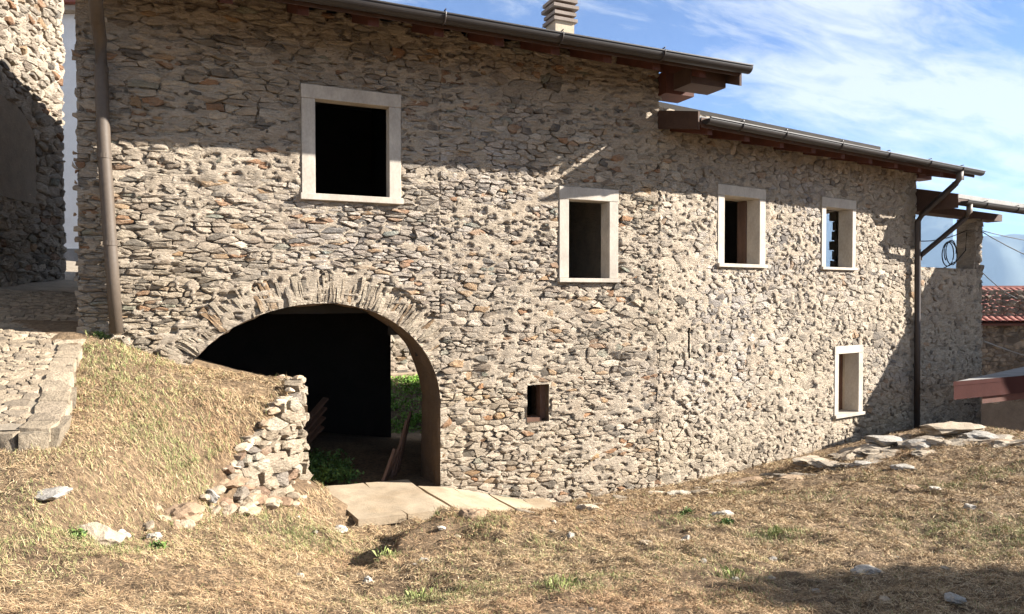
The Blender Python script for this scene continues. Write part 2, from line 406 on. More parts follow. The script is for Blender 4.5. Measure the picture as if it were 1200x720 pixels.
# ------------------------------------------------------------------ ground heights
def tps(pts):
    p = np.array(pts, float); X = p[:, :2]; n = len(p)
    d = np.linalg.norm(X[:, None]-X[None], axis=2); K = np.where(d > 0, d*d*np.log(np.maximum(d, 1e-9)), 0)+np.eye(n)*0.02
    A = np.zeros((n+3, n+3)); A[:n, :n] = K; A[:n, n] = 1; A[:n, n+1:] = X; A[n, :n] = 1; A[n+1:, :n] = X.T
    w = np.linalg.solve(A, np.concatenate([p[:, 2], np.zeros(3)]))
    def f(x, y):
        x = np.asarray(x, float); y = np.asarray(y, float); r = w[n]+w[n+1]*x+w[n+2]*y
        for i in range(n):
            dd = np.maximum((x-X[i, 0])**2+(y-X[i, 1])**2, 1e-12); r = r+w[i]*0.5*dd*np.log(dd)
        return r
    return f
def P3(x, y, z): return tuple(at_depth(x, y, z))
low_pts = [(1.5, 0.6, -0.12), (1.75, -0.5, -0.09), (1.65, -1.35, 0.03), (2.9, 0.1, -0.04), (4.12, 0, -0.40), (5.35, 0, -0.42), (6.4, 0, -0.42), (7.70, 0.205, -0.44), (10.17, 0.587, -0.37),
           (11.78, 0.835, -0.33), (13.6, 1.12, -0.30), (2.0, -0.9, -0.05), (3.2, -0.9, -0.26), (2.5, 3, 0.0), (4.2, 5.5, -0.5), (4.2, 6.2, -0.5), (9, 5.5, -0.6), (6.4, 2.8, -0.4),
           P3(600, 720, 3.68), P3(900, 720, 3.68), P3(1199, 720, 3.7), P3(560, 660, 5.2), P3(760, 655, 5.35), P3(1000, 660, 5.2), P3(1199, 650, 5.4),
           P3(560, 612, 7.3), P3(640, 600, 8.0), P3(800, 590, 8.9), P3(960, 566, 9.6), P3(1100, 590, 7.6), P3(1199, 560, 8.6),
           P3(1050, 512, 12.2), P3(1110, 500, 12.4), P3(1190, 513, 11.6), P3(1300, 525, 11.5),
           P3(400, 612, 7.7), P3(425, 655, 6.0), P3(450, 705, 4.65), (1.25, -0.6, 0.38), (0.75, -1.4, 0.42), (0.2, -2.3, 0.55), P3(300, 690, 4.25), P3(150, 690, 3.95), P3(20, 700, 3.6),
           (0, -8.87, 0.95), (4, -9.5, 1.0), (-3, -8, 1.15), (9, -7, 0.75), (14, -5, 0.2), (18, 0, -1.2), (18, -8, -0.2), (-5, -10, 1.4), (16, 4, -1.6), (3, -12, 1.1)]
bank_pts = [(-1.12, 0.05, 2.10), (-0.04, 0, 1.67), (0.5, -0.2, 1.55), (1.2, -0.35, 1.44), (1.1, 0.5, 1.40), (0.3, -1.55, 1.05), (-0.1, -2.3, 0.86), P3(200, 500, 6.5), P3(150, 450, 7.0), P3(240, 460, 7.3),
            P3(60, 580, 4.7), P3(125, 636, 4.85), P3(0, 720, 3.25), P3(0, 600, 4.5), P3(110, 520, 5.7), P3(95, 440, 6.9), P3(180, 590, 5.6), P3(80, 680, 3.75), P3(240, 690, 4.05),
            (-2.2, -3, 1.15), (-4, -4, 1.35), (-2, -5, 1.15), (-5, -8, 1.4), (-2.0, -0.5, 1.75), (-4, 0, 1.9), (-3, 4, 2.3), (-4, 10, 2.7), (-1, 6, 2.3), (-1, 10, 2.6), (-8, 2, 2.2)]
f_low, f_bank = tps(low_pts), tps(bank_pts)
BANK = [(0.95, 0.75), (1.12, -0.30), (1.05, -0.62), (0.18, -1.92), (-0.55, -3.25), (-2.2, -5.6), (-14, -9), (-14, 14), (-1.0, 14), (-1.0, 0.75)]
def poly_sd(x, y, poly):
    x = np.asarray(x, float); y = np.asarray(y, float); d = np.full(x.shape, 1e9); ins = np.zeros(x.shape, bool); n = len(poly)
    for i in range(n):
        (ax, ay), (bx, by) = poly[i], poly[(i+1) % n]
        ex, ey = bx-ax, by-ay; t = np.clip(((x-ax)*ex+(y-ay)*ey)/(ex*ex+ey*ey), 0, 1)
        d = np.minimum(d, np.hypot(x-ax-t*ex, y-ay-t*ey))
        c = (ay > y) != (by > y)
        ins ^= c & (x < (bx-ax)*(y-ay)/np.where(by == ay, 1e-9, by-ay)+ax)
    return np.where(ins, d, -d)
NOTCH = [P3(436, 662, 5.6), P3(470, 630, 6.35), P3(522, 598, 7.6)]
def ground_z(x, y, rough=True):
    x = np.asarray(x, float); y = np.asarray(y, float)
    sd = poly_sd(x, y, BANK)
    soft = np.clip(0.10+np.maximum(0, -1.7-y)*0.45, 0.10, 1.1)
    t = np.clip((sd+soft*0.5)/soft, 0, 1); t = t*t*(3-2*t)
    z = f_low(x, y)*(1-t)+np.where(t > 0, f_bank(x, y), 0)*t
    # little cut bank beside the path
    (ax, ay, _), (mx, my, _), (bx, by, _) = NOTCH
    ex, ey = bx-ax, by-ay; L = math.hypot(ex, ey); s = ((x-ax)*ex+(y-ay)*ey)/L; side = ((x-ax)*ey-(y-ay)*ex)/L + 0.07*np.sin(s*4.0)+0.05*vnoise(x*6, y*6, seed=41)
    w = np.clip(1-np.abs((s/L-0.55)/0.75), 0, 1); w = w*w*(3-2*w)
    step = 1/(1+np.exp(-side/0.03)); fall = np.exp(-(side/0.9)**2)
    z = z + w*fall*np.where(side > 0, 0.21, -0.20)*np.where(side > 0, step*2-1, 1-2*step)
    if rough:
        n = 0.035*fbm(x*1.6, y*1.6, oc=3, seed=21)+0.026*fbm(x*8, y*8, oc=3, seed=23)
        z = z + n*np.clip((-y+0.2)*2, 0.25, 1)
    # far land falls away from the village terrace
    r = np.hypot(x-4, y+2); k = np.clip((r-22)/60, 0, 1)
    z = np.clip(z, -3, 4)
    return np.where(k > 0, z*(1-k)+k*(-3-0.16*np.maximum(r-22, 0)*np.clip(1.2-r/6000, 0.1, 1)), z)
def spot(px, py):        # where the line of sight meets the ground
    r = ray(px, py); zz = np.arange(2.0, 22, 0.02); p = CAM[None]+zz[:, None]*r[None]
    h = ground_z(p[:, 0], p[:, 1], False)-p[:, 2]; i = int(np.argmax(h > 0))
    q = p[i].copy(); q[2] = ground_z(q[0:1], q[1:2], True)[0]; return q

# ground: one sheet, fine near the house and coarse to the valley
def axis(fine0, fine1, st, far):
    a = list(np.arange(fine0, fine1+1e-6, st)); g = st; x = fine1
    while x < far: g *= 1.35; x += g; a.append(x)
    g = st; x = fine0; b = []
    while x > -far: g *= 1.35; x -= g; b.append(x)
    return np.array(b[::-1]+a)
gx = axis(-2.6, 14.5, 0.05, 8000); gy = axis(-6.8, 1.3, 0.045, 8000)
GX, GY = np.meshgrid(gx, gy); GZ = ground_z(GX, GY)
idx = np.arange(GX.size).reshape(GX.shape)
q = np.stack([idx[:-1, :-1], idx[:-1, 1:], idx[1:, 1:], idx[1:, :-1]], -1).reshape(-1, 4)
ground = link('ground', np.stack([GX, GY, GZ], -1).reshape(-1, 3), q.tolist(), M['soil'], smooth=True); ground['kind'] = 'structure'

# ------------------------------------------------------------------ the tall house
rnd = random.Random(3)
W1 = dict(o=(1.20, 2.43, 3.64, 5.03), i=(1.365, 2.275, 3.72, 4.865))
W2 = dict(o=(4.70, 5.68, 2.67, 4.02), i=(4.855, 5.525, 2.73, 3.845))
WS = (4.21, 4.55, 0.72, 1.24)
house = thing('stone_house', 'tall rubble stone house with an arched passage under a wide brown eave', 'house', (2.6, 2.5, 0))
rectsL = [W1['o'], W2['o'], WS]
wallL = sheet('wall', PL, -1.12, 6.38, -0.75, 5.95, 0.021, rectsL, M['mortar'], house, arch=ARCH, amp=0.016)
OUT = Arch(0.40)
def cutL(poly):
    for r in (W1['o'], W2['o']):
        poly = cut_rect(poly, r, 0.004)
        if not poly or len(poly) < 3: return None
    poly = cut_rect(poly, WS, 0.03)
    if not poly or len(poly) < 3: return None
    poly = clip(poly, 0, 1, 5.93)
    if len(poly) < 3: return None
    poly = clip(poly, -1, 0, 1.12+rnd.uniform(-0.02, 0.05)); 
    if len(poly) < 3: return None
    poly = clip(poly, 1, 0, 6.38+rnd.uniform(-0.03, 0.09))
    if len(poly) < 3: return None
    cx, cy = centroid(poly)
    A = OUT if cy > ARCH.sp-0.1 and cx < 2.99 else ARCH
    if A.inside(np.array(cx), np.array(cy)): return None
    if any(A.inside(np.array(p[0]), np.array(p[1])) for p in poly):
        if cy > ARCH.sp:
            bx, by = [float(t) for t in A.snap(np.array(cx), np.array(cy))]
            nx, ny = bx-cx, by-cy; l = math.hypot(nx, ny)+1e-9; nx, ny = nx/l, ny/l
            poly = clip(poly, nx, ny, nx*bx+ny*by)
        else:
            sg = 1 if cx > ARCH.cx else -1
            hw = (ARCH.hr if sg > 0 else ARCH.hl)
            poly = clip(poly, -sg, 0, -sg*(ARCH.cx+sg*hw))
        if len(poly) < 3: return None
    return poly
polyL = []
for (a, b, c, d, rh, ln, asp, jt) in ((-1.3, 2.95, -0.75, 6.0, 0.050, 0.175, 3.0, 0.30), (2.95, 6.62, -0.75, 6.0, 0.060, 0.155, 2.3, 0.38)):
    for p in cells(a, b, c, d, rh, ln, asp, rnd, jit=jt):
        p = clip(clip(p, 1, 0, b), -1, 0, -a)
        if len(p) < 3: continue
        p = cutL(p)
        if p and len(p) >= 3 and max(q[1] for q in p) > float(-0.6): polyL.append(p)
lay_stones(polyL, PL, 0.004, 0.019, PAL, rnd, wallL, keep=238, tone=area_tone, seen=lambda u, v: v > (1.75-0.4*u if u < 0.2 else -0.4) and v < 5.6)
# voussoirs
vo = []; t = -0.12
while t < math.pi-0.25:
    dt = rnd.uniform(0.018, 0.038); g = 0.38+rnd.uniform(-0.10, 0.05)
    while g > 0.05 and Arch(g).pt(t)[0] > 2.97: g -= 0.02
    if g < 0.08 or t > math.pi-0.30: t += dt; continue
    lo, hi = Arch(0.0), Arch(g)
    a, b = lo.pt(t), lo.pt(t+dt); c, d = hi.pt(t+dt), hi.pt(t)
    if t > 0 or rnd.random() < 2: vo.append([a, d, c, b])
    t += dt
lay_stones(vo, PL, 0.0012, 0.015, [((0.46, 0.39, 0.30), 4), ((0.40, 0.33, 0.25), 3), ((0.37, 0.25, 0.15), 1), ((0.30, 0.26, 0.21), 1)], rnd, wallL, name='arch_stone', keep=60, tilt=0.12, sink=0.05, rag=0.07, seen=lambda u, v: u > -0.15)
# reveal of the arch: soffit and jambs
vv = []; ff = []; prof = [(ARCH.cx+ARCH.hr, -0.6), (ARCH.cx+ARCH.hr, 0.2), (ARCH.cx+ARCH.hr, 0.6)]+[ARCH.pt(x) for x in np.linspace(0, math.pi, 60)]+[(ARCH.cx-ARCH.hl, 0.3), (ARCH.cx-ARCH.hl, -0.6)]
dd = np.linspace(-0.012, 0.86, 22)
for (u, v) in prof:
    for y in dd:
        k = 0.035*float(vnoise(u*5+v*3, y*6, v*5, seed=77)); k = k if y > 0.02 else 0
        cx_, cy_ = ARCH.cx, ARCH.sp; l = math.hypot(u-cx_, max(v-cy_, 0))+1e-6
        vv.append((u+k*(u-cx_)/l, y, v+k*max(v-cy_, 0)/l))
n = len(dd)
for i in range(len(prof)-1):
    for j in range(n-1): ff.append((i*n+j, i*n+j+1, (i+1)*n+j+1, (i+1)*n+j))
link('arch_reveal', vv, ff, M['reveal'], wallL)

def rect_tube(plane, r, d0, d1, mat, name, parent, th=0.0):
    mb = MB(); a, b, c, d = r
    P = lambda u, v, dep: plane(u, v, -dep)
    quads = [((a, c), (b, c)), ((b, c), (b, d)), ((b, d), (a, d)), ((a, d), (a, c))]
    for (p, q) in quads:
        k = len(mb.v); mb.v += [tuple(P(*p, d0)), tuple(P(*q, d0)), tuple(P(*q, d1)), tuple(P(*p, d1))]; mb.f.append((k, k+1, k+2, k+3))
    return mb.build(name, mat, parent)
def pbox(plane, u0, u1, v0, v1, d0, d1):         # d measured outwards
    o = plane(u0, v0, d0); return MB().box(o, plane.du*(u1-u0), np.array([0, 0, v1-v0]), plane.dn*(d1-d0))
def bevelled(o, w=0.006):
    m = o.modifiers.new('bevel', 'BEVEL'); m.width = w; m.segments = 2; m.limit_method = 'ANGLE'; return o
def window(plane, Wd, house_, proud=0.035, depth=0.27, sill_out=0.075, inner='plaster', room=0.55, splay=0.0):
    a, b, c, d = Wd['o']; ia, ib, ic, id_ = Wd['i']
    w = rect_tube(plane, (ia-0.001-splay, ib+0.001+splay, ic-0.001, id_+0.001+splay*0.3), depth-0.02, room, M[inner], 'window', house_)
    bevelled(pbox(plane, a, b, id_, d, -depth, proud).build('lintel', M['frame'], w))
    bevelled(pbox(plane, a+0.004, ia, ic, id_-0.002, -depth, proud-0.004).build('jamb', M['frame'], w))
    bevelled(pbox(plane, ib, b-0.004, ic, id_-0.002, -depth, proud-0.004).build('jamb', M['frame'], w))
    bevelled(pbox(plane, a-0.015, b+0.015, c, ic-0.002, -depth, sill_out).build('sill', M['frame'], w))
    return w
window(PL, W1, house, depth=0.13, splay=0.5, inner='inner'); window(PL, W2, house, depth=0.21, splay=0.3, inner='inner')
# the little opening: brick and wood lined
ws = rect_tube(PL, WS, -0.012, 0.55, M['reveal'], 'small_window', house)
pbox(PL, WS[1]-0.085, WS[1], WS[2]+0.02, WS[3]-0.02, -0.22, -0.10).build('jamb', M['brick'], ws)
pbox(PL, WS[0], WS[1]-0.09, WS[2]+0.002, WS[2]+0.05, -0.3, -0.04).build('sill', M['brick'], ws)

D_L = 5.4                                            # depth of the house
def plain_box(name, x0, x1, y0, y1, z0, z1, mat, parent):
    return MB().box((x0, y0, z0), (x1-x0, 0, 0), (0, y1-y0, 0), (0, 0, z1-z0)).build(name, mat, parent)
# inner face of the front wall, side walls, back wall with its way out, floors
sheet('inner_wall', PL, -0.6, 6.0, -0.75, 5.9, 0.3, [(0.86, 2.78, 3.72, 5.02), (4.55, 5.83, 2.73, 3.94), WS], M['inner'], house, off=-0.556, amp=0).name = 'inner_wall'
for o in [o for o in bpy.data.objects if o.name == 'inner_wall']:      # leave the arch open
    me = o.data; import bmesh
    bm = bmesh.new(); bm.from_mesh(me)
    dele = [f for f in bm.faces if ARCH.inside(np.array(f.calc_center_median().x), np.array(f.calc_center_median().z))]
    bmesh.ops.delete(bm, geom=dele, context='FACES'); bm.to_mesh(me); bm.free()
plain_box('side_wall', -1.11, -0.6, 0.02, D_L-0.5, -0.7, 6.05, M['mortar'], house)
plain_box('side_wall', 5.98, 6.375, 0.02, D_L-0.5, -0.9, 6.05, M['mortar'], house)
sill_z = 1.72
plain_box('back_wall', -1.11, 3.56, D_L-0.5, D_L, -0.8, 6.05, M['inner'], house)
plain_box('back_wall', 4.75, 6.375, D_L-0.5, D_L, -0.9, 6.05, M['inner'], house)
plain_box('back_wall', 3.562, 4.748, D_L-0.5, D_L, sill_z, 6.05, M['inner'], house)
plain_box('exit_beam', 3.5, 4.8, D_L-0.62, D_L-0.503, sill_z-0.02, sill_z+0.1, M['wood'], house)
plain_box('upper_floor', -0.59, 5.97, 0.562, D_L-0.51, 2.45, 2.6, M['inner'], house)
plain_box('partition', 4.78, 5.0, 0.562, D_L-0.51, -0.8, 2.44, M['inner'], house)
plain_box('upper_partition', 3.2, 3.4, 0.562, D_L-0.51, 2.61, 6.2, M['inner'], house)
plain_box('brick_partition', 3.42, 5.96, 2.6, 2.8, 2.61, 6.4, M['brick'], house)

def roof_slab(plane, u0, u1, out, depth, eave, pitch, th, name, mat, parent, back=True, under=M['soffit']):
    """front slope from the gutter line up to the ridge at half the depth, and the rear slope"""
    tp = math.tan(pitch); ridge = depth/2
    top = [(out, eave+0.03), (-ridge, eave+0.03+tp*(out+ridge))]
    r = MB(); prof = [(top[0][0], top[0][1]), (top[1][0], top[1][1]), (top[1][0], top[1][1]+th), (top[0][0], top[0][1]+th)]
    r.prof(prof, plane(u0, 0, 0), plane(u1, 0, 0), plane.dn, (0, 0, 1))
    o = r.build(name, mat, parent)
    if back:
        q = MB(); b0 = -depth-out
        q.prof([(-ridge-0.002, top[1][1]), (b0, eave+0.03), (b0, eave+0.03+th), (-ridge-0.002, top[1][1]+th)], plane(u0, 0, 0), plane(u1, 0, 0), plane.dn, (0, 0, 1))
        q.build(name, mat, parent)
    s = MB(); s.prof([(top[0][0]-0.02, top[0][1]-0.028), (top[1][0], top[1][1]-0.028), (top[1][0], top[1][1]-0.004), (top[0][0]-0.02, top[0][1]-0.004)], plane(u0+0.02, 0, 0), plane(u1-0.02, 0, 0), plane.dn, (0, 0, 1))
    s.build('soffit_board', under, parent)
    return top
def gutter(plane, u0, u1, out, z, parent, brk, r=0.085, mat=None):
    mat = mat or M['gutter']; n = 14; pr = []
    for k in range(n+1):
        a = math.pi+math.pi*k/n; pr.append((out+r*math.cos(a)*1.0, z+r*math.sin(a)))
    pr += [(out+r+0.012, z+0.004), (out+r+0.012, z+0.018), (out+r-0.006, z+0.018)]
    for k in range(n, -1, -1):
        a = math.pi+math.pi*k/n; pr.append((out+(r-0.008)*math.cos(a), z+(r-0.008)*math.sin(a)+0.004))
    g = MB().prof(pr, plane(u0, 0, 0), plane(u1, 0, 0), plane.dn, (0, 0, 1)).build('gutter', mat, parent, smooth=False)
    for u in (u0, u1):                         # end caps
        cap = [(out+r*math.cos(math.pi+math.pi*k/n), z+r*math.sin(math.pi+math.pi*k/n)) for k in range(n+1)]
        e_ = 0.006 if u == u1 else -0.006
        MB().prof(cap, plane(u, 0, 0), plane(u+e_, 0, 0), plane.dn, (0, 0, 1)).build('end_cap', mat, g)
    for u in brk:
        m = MB(); rr = r+0.009; a = [plane(u, z+rr*math.sin(t), out+rr*math.cos(t)) for t in np.linspace(math.pi, 2*math.pi+0.25, 12)]
        m.tube(a, 0.009, 6); m.tube([plane(u, z+0.03, out-r), plane(u, z+0.05, out+r+0.01)], 0.008, 6)
        m.build('bracket', M['darkpipe'], g)
    return g
PITCH_L = math.radians(21)
EL = 5.66
topL = roof_slab(PL, -1.5, 7.05, 1.03, D_L, EL-0.02, PITCH_L, 0.05, 'roof', M['slate'], house)
gutter(PL, -1.5, 7.10, 1.13, EL, house, [0.55, 2.62, 4.12, 5.62, -1.2][::-1])
tpL = math.tan(PITCH_L)
for k in range(13):                                  # rafters
    u = -1.25+0.765*k
    if u > 6.9: break
    z0 = EL-0.02-0.028
    rr = MB().prof([(0.93, z0+0.10*tpL), (-0.6, z0+1.63*tpL), (-0.6, z0-0.15+1.63*tpL), (0.93, z0-0.15+0.10*tpL)], PL(u, 0, 0), PL(u+0.12, 0, 0), PL.dn, (0, 0, 1))
    rr.build('rafter', M['wood'], house)
pbox(PL, 6.385, 6.90, 5.47, 5.80, -0.20, 0.20).build('purlin', M['wood'], house)
pbox(PL, 6.385, 7.0, 5.46, 5.70, 0.38, 0.78).build('purlin', M['soffit'], house)  # added outer purlin, placed to block a sunlit strip on the wall
pbox(PL, -1.48, 7.0, EL-0.10, EL+0.045, 1.031, 1.041).build('fascia', M['soffit'], house)
MB().prof([(1.03, EL-0.23), (-2.7, EL-0.23+tpL*3.73), (-2.7, EL+0.07+tpL*3.73), (1.03, EL+0.07)], PL(7.03, 0, 0), PL(7.068, 0, 0), PL.dn, (0, 0, 1)).build('barge_board', M['soffit'], house)
for s_ in (-1.11, 5.98):                              # gable walls up to the ridge
    MB().prof([(-0.02, 6.05), (-D_L+0.02, 6.05), (-D_L/2, EL-0.03+tpL*(1.03+D_L/2))], PL(s_, 0, 0), PL(s_+0.39, 0, 0), PL.dn, (0, 0, 1)).build('gable', M['mortar'], house)
# chimney: stacked slab courses
ch = MB().box((5.63, 1.86, 6.2), (0.36, 0, 0), (0, 0.36, 0), (0, 0, 0.94)).build('chimney', M['plaster'], house)
zc = 7.14
for k in range(4):
    ex = 0.02+0.025*(k % 2 == 0)+0.008*k
    MB().box((5.63-ex, 1.86-ex, zc), (0.36+2*ex, 0, 0), (0, 0.36+2*ex, 0), (0, 0, 0.055)).build('chimney_slab', M['chimney'], ch)
    if k < 3: MB().box((5.66, 1.89, zc+0.056), (0.30, 0, 0), (0, 0.30, 0), (0, 0, 0.052)).build('chimney_course', M['brick'], ch)
    zc += 0.109
# rain pipe on the left
pts = [PL(-0.81, 5.56, 1.10), PL(-0.83, 5.42, 1.06), PL(-0.86, 5.30, 0.6), PL(-0.88, 5.2, 0.16), PL(-0.875, 4.9, 0.125), PL(-0.855, 4.0, 0.115), PL(-0.80, 2.9, 0.115), PL(-0.755, 2.08, 0.115)]
dp = MB().tube(pts, 0.066, 16).build('downpipe', M['pipe'], house, smooth=True)
for z_, u_ in ((3.98, -0.855), (3.05, -0.808), (4.9, -0.875)):
    MB().tube([PL(u_+0.001, z_+0.025, 0.116), PL(u_, z_-0.025, 0.116)], 0.0715, 16).build('pipe_collar', M['pipe'], dp, smooth=False)

# ------------------------------------------------------------------ the lower wing
wing = thing('stone_house', 'lower rubble stone wing with three framed windows and a sloping brown gutter', 'house', tuple(PR(3.6, 0, -2.0)))
W3 = dict(o=(1.31, 2.50, 2.94, 4.27), i=(1.47, 2.345, 3.0, 4.10))
W4 = dict(o=(4.08, 5.16, 2.95, 4.27), i=(4.21, 5.045, 3.0, 4.095))
W5 = dict(o=(4.51, 5.44, 0.19, 1.53), i=(4.64, 5.29, 0.25, 1.385))
SL = (0.655, 0.70, 1.50, 1.98)
rectsR = [W3['o'], W4['o'], W5['o'], SL]
wallR = sheet('wall', PR, 0.0, 7.34, -0.9, 5.3, 0.023, rectsR, M['mortar'], wing, amp=0.018, seed=50, pu=13.0, pw=21.0)
rnd = random.Random(8)
def cutR(poly, rects, u0, u1, vt):
    for r in rects:
        poly = cut_rect(poly, r, 0.004)
        if not poly or len(poly) < 3: return None
    for c in ((0, 1, vt), (-1, 0, -u0-rnd.uniform(-0.0, 0.05)), (1, 0, u1+rnd.uniform(-0.03, 0.02))):
        poly = clip(poly, *c)
        if len(poly) < 3: return None
    return poly
polyR = [p for p in (cutR(p, rectsR, 0.0, 7.34, 5.25) for p in cells(-0.1, 7.5, -0.9, 5.3, 0.070, 0.145, 1.8, rnd, jit=0.42)) if p]
lay_stones(polyR, PR, 0.004, 0.021, PALG, rnd, wallR, keep=295, tone=area_tone, seen=lambda u, v: -0.35 < v < 4.75)
rect_tube(PR, SL, -0.012, 0.3, M['inner'], 'crack_lining', wallR)
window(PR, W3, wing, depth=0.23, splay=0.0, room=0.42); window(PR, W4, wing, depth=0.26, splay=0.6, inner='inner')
w5 = window(PR, W5, wing, depth=0.26, room=0.40)
pbox(PR, 4.64, 5.29, 0.25, 1.385, -0.42, -0.30).build('board_panel', M['shutter'], w5)
D_R = 3.2
def rbox(name, u0, u1, d0, d1, z0, z1, mat, parent): return pbox(PR, u0, u1, z0, z1, -d1, -d0).build(name, mat, parent)
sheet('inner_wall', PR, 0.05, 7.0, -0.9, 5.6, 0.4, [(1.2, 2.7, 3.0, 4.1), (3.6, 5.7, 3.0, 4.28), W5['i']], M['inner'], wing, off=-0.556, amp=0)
rbox('side_wall', 6.85, 7.335, 0.03, 1.50, -0.9, 5.1, M['mortar'], wing)
rbox('side_wall', 6.85, 7.335, 2.75, D_R-0.4, -0.9, 5.1, M['mortar'], wing)
rbox('side_wall', 6.852, 7.333, 1.501, 2.749, -0.9, 2.6, M['mortar'], wing)
rbox('side_wall', 6.852, 7.333, 1.501, 2.749, 4.35, 5.1, M['mortar'], wing)
rbox('back_wall', -0.3, 7.335, D_R-0.4, D_R, -0.9, 5.1, M['mortar'], wing)
for k in range(8):                                   # ragged jamb stones of the door to the terrace
    rbox('jamb_stone', 6.84, 7.32, 1.45, 1.53+0.09*rnd.random(), 2.62+k*0.215, 2.81+k*0.215, M['plaster'], wing)
rbox('upper_floor', 0.0, 6.84, 0.562, D_R-0.41, 2.45, 2.6, M['inner'], wing)
rbox('partition', 3.2, 3.4, 0.562, D_R-0.41, -0.8, 5.2, M['inner'], wing)
rbox('shutter', 2.31, 2.345, 0.235, 0.41, 3.01, 4.09, M['board'], wing)
PITCH_R = math.radians(14.3); ER = 4.955; tpR = math.tan(PITCH_R)
roof_slab(PR, 0.02, 8.02, 0.80, D_R, ER-0.02, PITCH_R, 0.05, 'roof', M['slate'], wing)
gutter(PR, 0.06, 8.08, 0.90, ER, wing, [0.75, 1.75, 3.2, 4.6, 6.0, 7.2], r=0.075)
pbox(PR, 0.05, 8.0, ER-0.10, ER+0.04, 0.801, 0.815).build('fascia', M['soffit'], wing)
MB().prof([(0.80, ER-0.13), (0.0, ER+0.03), (0.0, ER+0.305), (0.80, ER+0.12)], PR(0.0, 0, 0), PR(0.035, 0, 0), NR, (0, 0, 1)).build('end_panel', M['soffit'], wing)
MB().prof([(0.80, ER-0.08), (-2.0, ER-0.08+2.8*tpR), (-2.0, ER+0.06+2.8*tpR), (0.80, ER+0.06)], PR(8.005, 0, 0), PR(8.04, 0, 0), NR, (0, 0, 1)).build('barge_board', M['soffit'], wing)
pbox(PR, 7.342, 7.85, ER-0.06, ER+0.14, -0.2, 0.06).build('purlin', M['wood'], wing)
for k in range(10):
    u = 0.25+0.82*k
    if u > 7.9: break
    z0 = ER-0.02-0.028
    MB().prof([(0.74, z0+0.06*tpR), (-0.5, z0+1.3*tpR), (-0.5, z0-0.13+1.3*tpR), (0.74, z0-0.13+0.06*tpR)], PR(u, 0, 0), PR(u+0.11, 0, 0), NR, (0, 0, 1)).build('rafter', M['wood'], wing)
MB().prof([(-0.03, 5.1), (-D_R+0.02, 5.1), (-D_R/2, ER-0.03+tpR*(0.8+D_R/2))], PR(6.95, 0, 0), PR(7.33, 0, 0), NR, (0, 0, 1)).build('gable', M['mortar'], wing)
sp = MB().tube([PR(7.22, ER-0.07, 0.90), PR(7.22, ER-0.20, 0.90), PR(7.21, ER-0.32, 0.80), PR(7.20, 4.12, 0.2), PR(7.20, 3.98, 0.12), PR(7.22, 2, 0.12), PR(7.25, -0.55, 0.12)], 0.058, 12).build('downpipe', M['darkpipe'], wing, smooth=True)
MB().tube([PR(7.22, ER-0.06, 0.90), PR(7.22, ER-0.2, 0.90), PR(7.212, ER-0.3, 0.815)], 0.064, 12).build('pipe_bend', M['pipe'], sp, smooth=True)

# ------------------------------------------------------------------ the terrace beyond
ter = thing('stone_terrace', 'shaded stone terrace with a square pillar under a low dark roof', 'terrace', tuple(PR(9, 0, -1.5)))
wallT = sheet('wall', PR, 7.36, 10.30, -1.2, 3.06, 0.035, [], M['mortar'], ter, amp=0.018, seed=90, off=-0.03)
rnd = random.Random(15)
PT = Plane(PR.o-0.03*NR, DR, NR)
polyT = [p for p in (cutR(p, [], 7.36, 10.30, 3.05) for p in cells(7.3, 10.4, -1.2, 3.1, 0.080, 0.16, 1.7, rnd, jit=0.42)) if p]
lay_stones(polyT, PT, 0.005, 0.021, PALG, rnd, wallT, keep=230, seen=lambda u, v: v > -0.45)
rbox('parapet', 7.36, 10.29, 0.05, 0.42, 2.3, 3.05, M['mortar'], ter)
rbox('terrace_floor', 7.36, 10.25, 0.43, 3.1, 2.15, 2.3, M['plaster'], ter)
rbox('side_wall', 9.9, 10.285, 0.05, 3.1, -1.2, 2.14, M['mortar'], ter)
pil = rbox('pillar', 9.97, 10.28, 0.06, 0.43, 3.06, 4.23, M['mortar'], ter)
pp = [p for p in (cutR(p, [], 9.95, 10.30, 4.22) for p in cells(9.9, 10.4, 3.07, 4.25, 0.09, 0.2, 1.8, rnd, jit=0.3)) if p]
lay_stones(pp, PT, 0.008, 0.02, PALG, rnd, pil, keep=40)
PS = Plane(PR(9.97, 0, -0.43), NR, -DR)
pp = [p for p in (cutR(p, [], 0.0, 0.40, 4.22) for p in cells(-0.1, 0.45, 3.07, 4.25, 0.085, 0.22, 2.0, rnd, jit=0.2)) if p]
lay_stones(pp, PS, 0.008, 0.02, PALG, rnd, pil, keep=40)
ET = 4.335; tpT = math.tan(math.radians(14))
MB().prof([(0.80, ET+0.07), (-3.0, ET+0.07+3.8*tpT), (-3.0, ET+0.15+3.8*tpT), (0.80, ET+0.15)], PR(7.40, 0, 0), PR(11.5, 0, 0), NR, (0, 0, 1)).build('roof', M['slate'], ter)
MB().prof([(0.79, ET+0.04), (-2.98, ET+0.04+3.77*tpT), (-2.98, ET+0.066+3.77*tpT), (0.79, ET+0.066)], PR(7.42, 0, 0), PR(11.48, 0, 0), NR, (0, 0, 1)).build('soffit_board', M['soffit'], ter)
gutter(PR, 7.42, 11.55, 0.90, ET, ter, [8.2, 9.6, 11.0], r=0.075)
MB().prof([(0.80, ET-0.13), (-0.5, ET-0.10), (-0.5, ET+0.14+1.3*tpT), (0.80, ET+0.14)], PR(7.375, 0, 0), PR(7.398, 0, 0), NR, (0, 0, 1)).build('end_panel', M['soffit'], ter)
pbox(PR, 7.36, 11.4, 4.235, 4.40, -0.40, -0.08).build('beam', M['soffit'], ter)
pbox(PR, 7.37, 11.4, ET-0.08, ET+0.05, 0.79, 0.81).build('fascia', M['soffit'], ter)
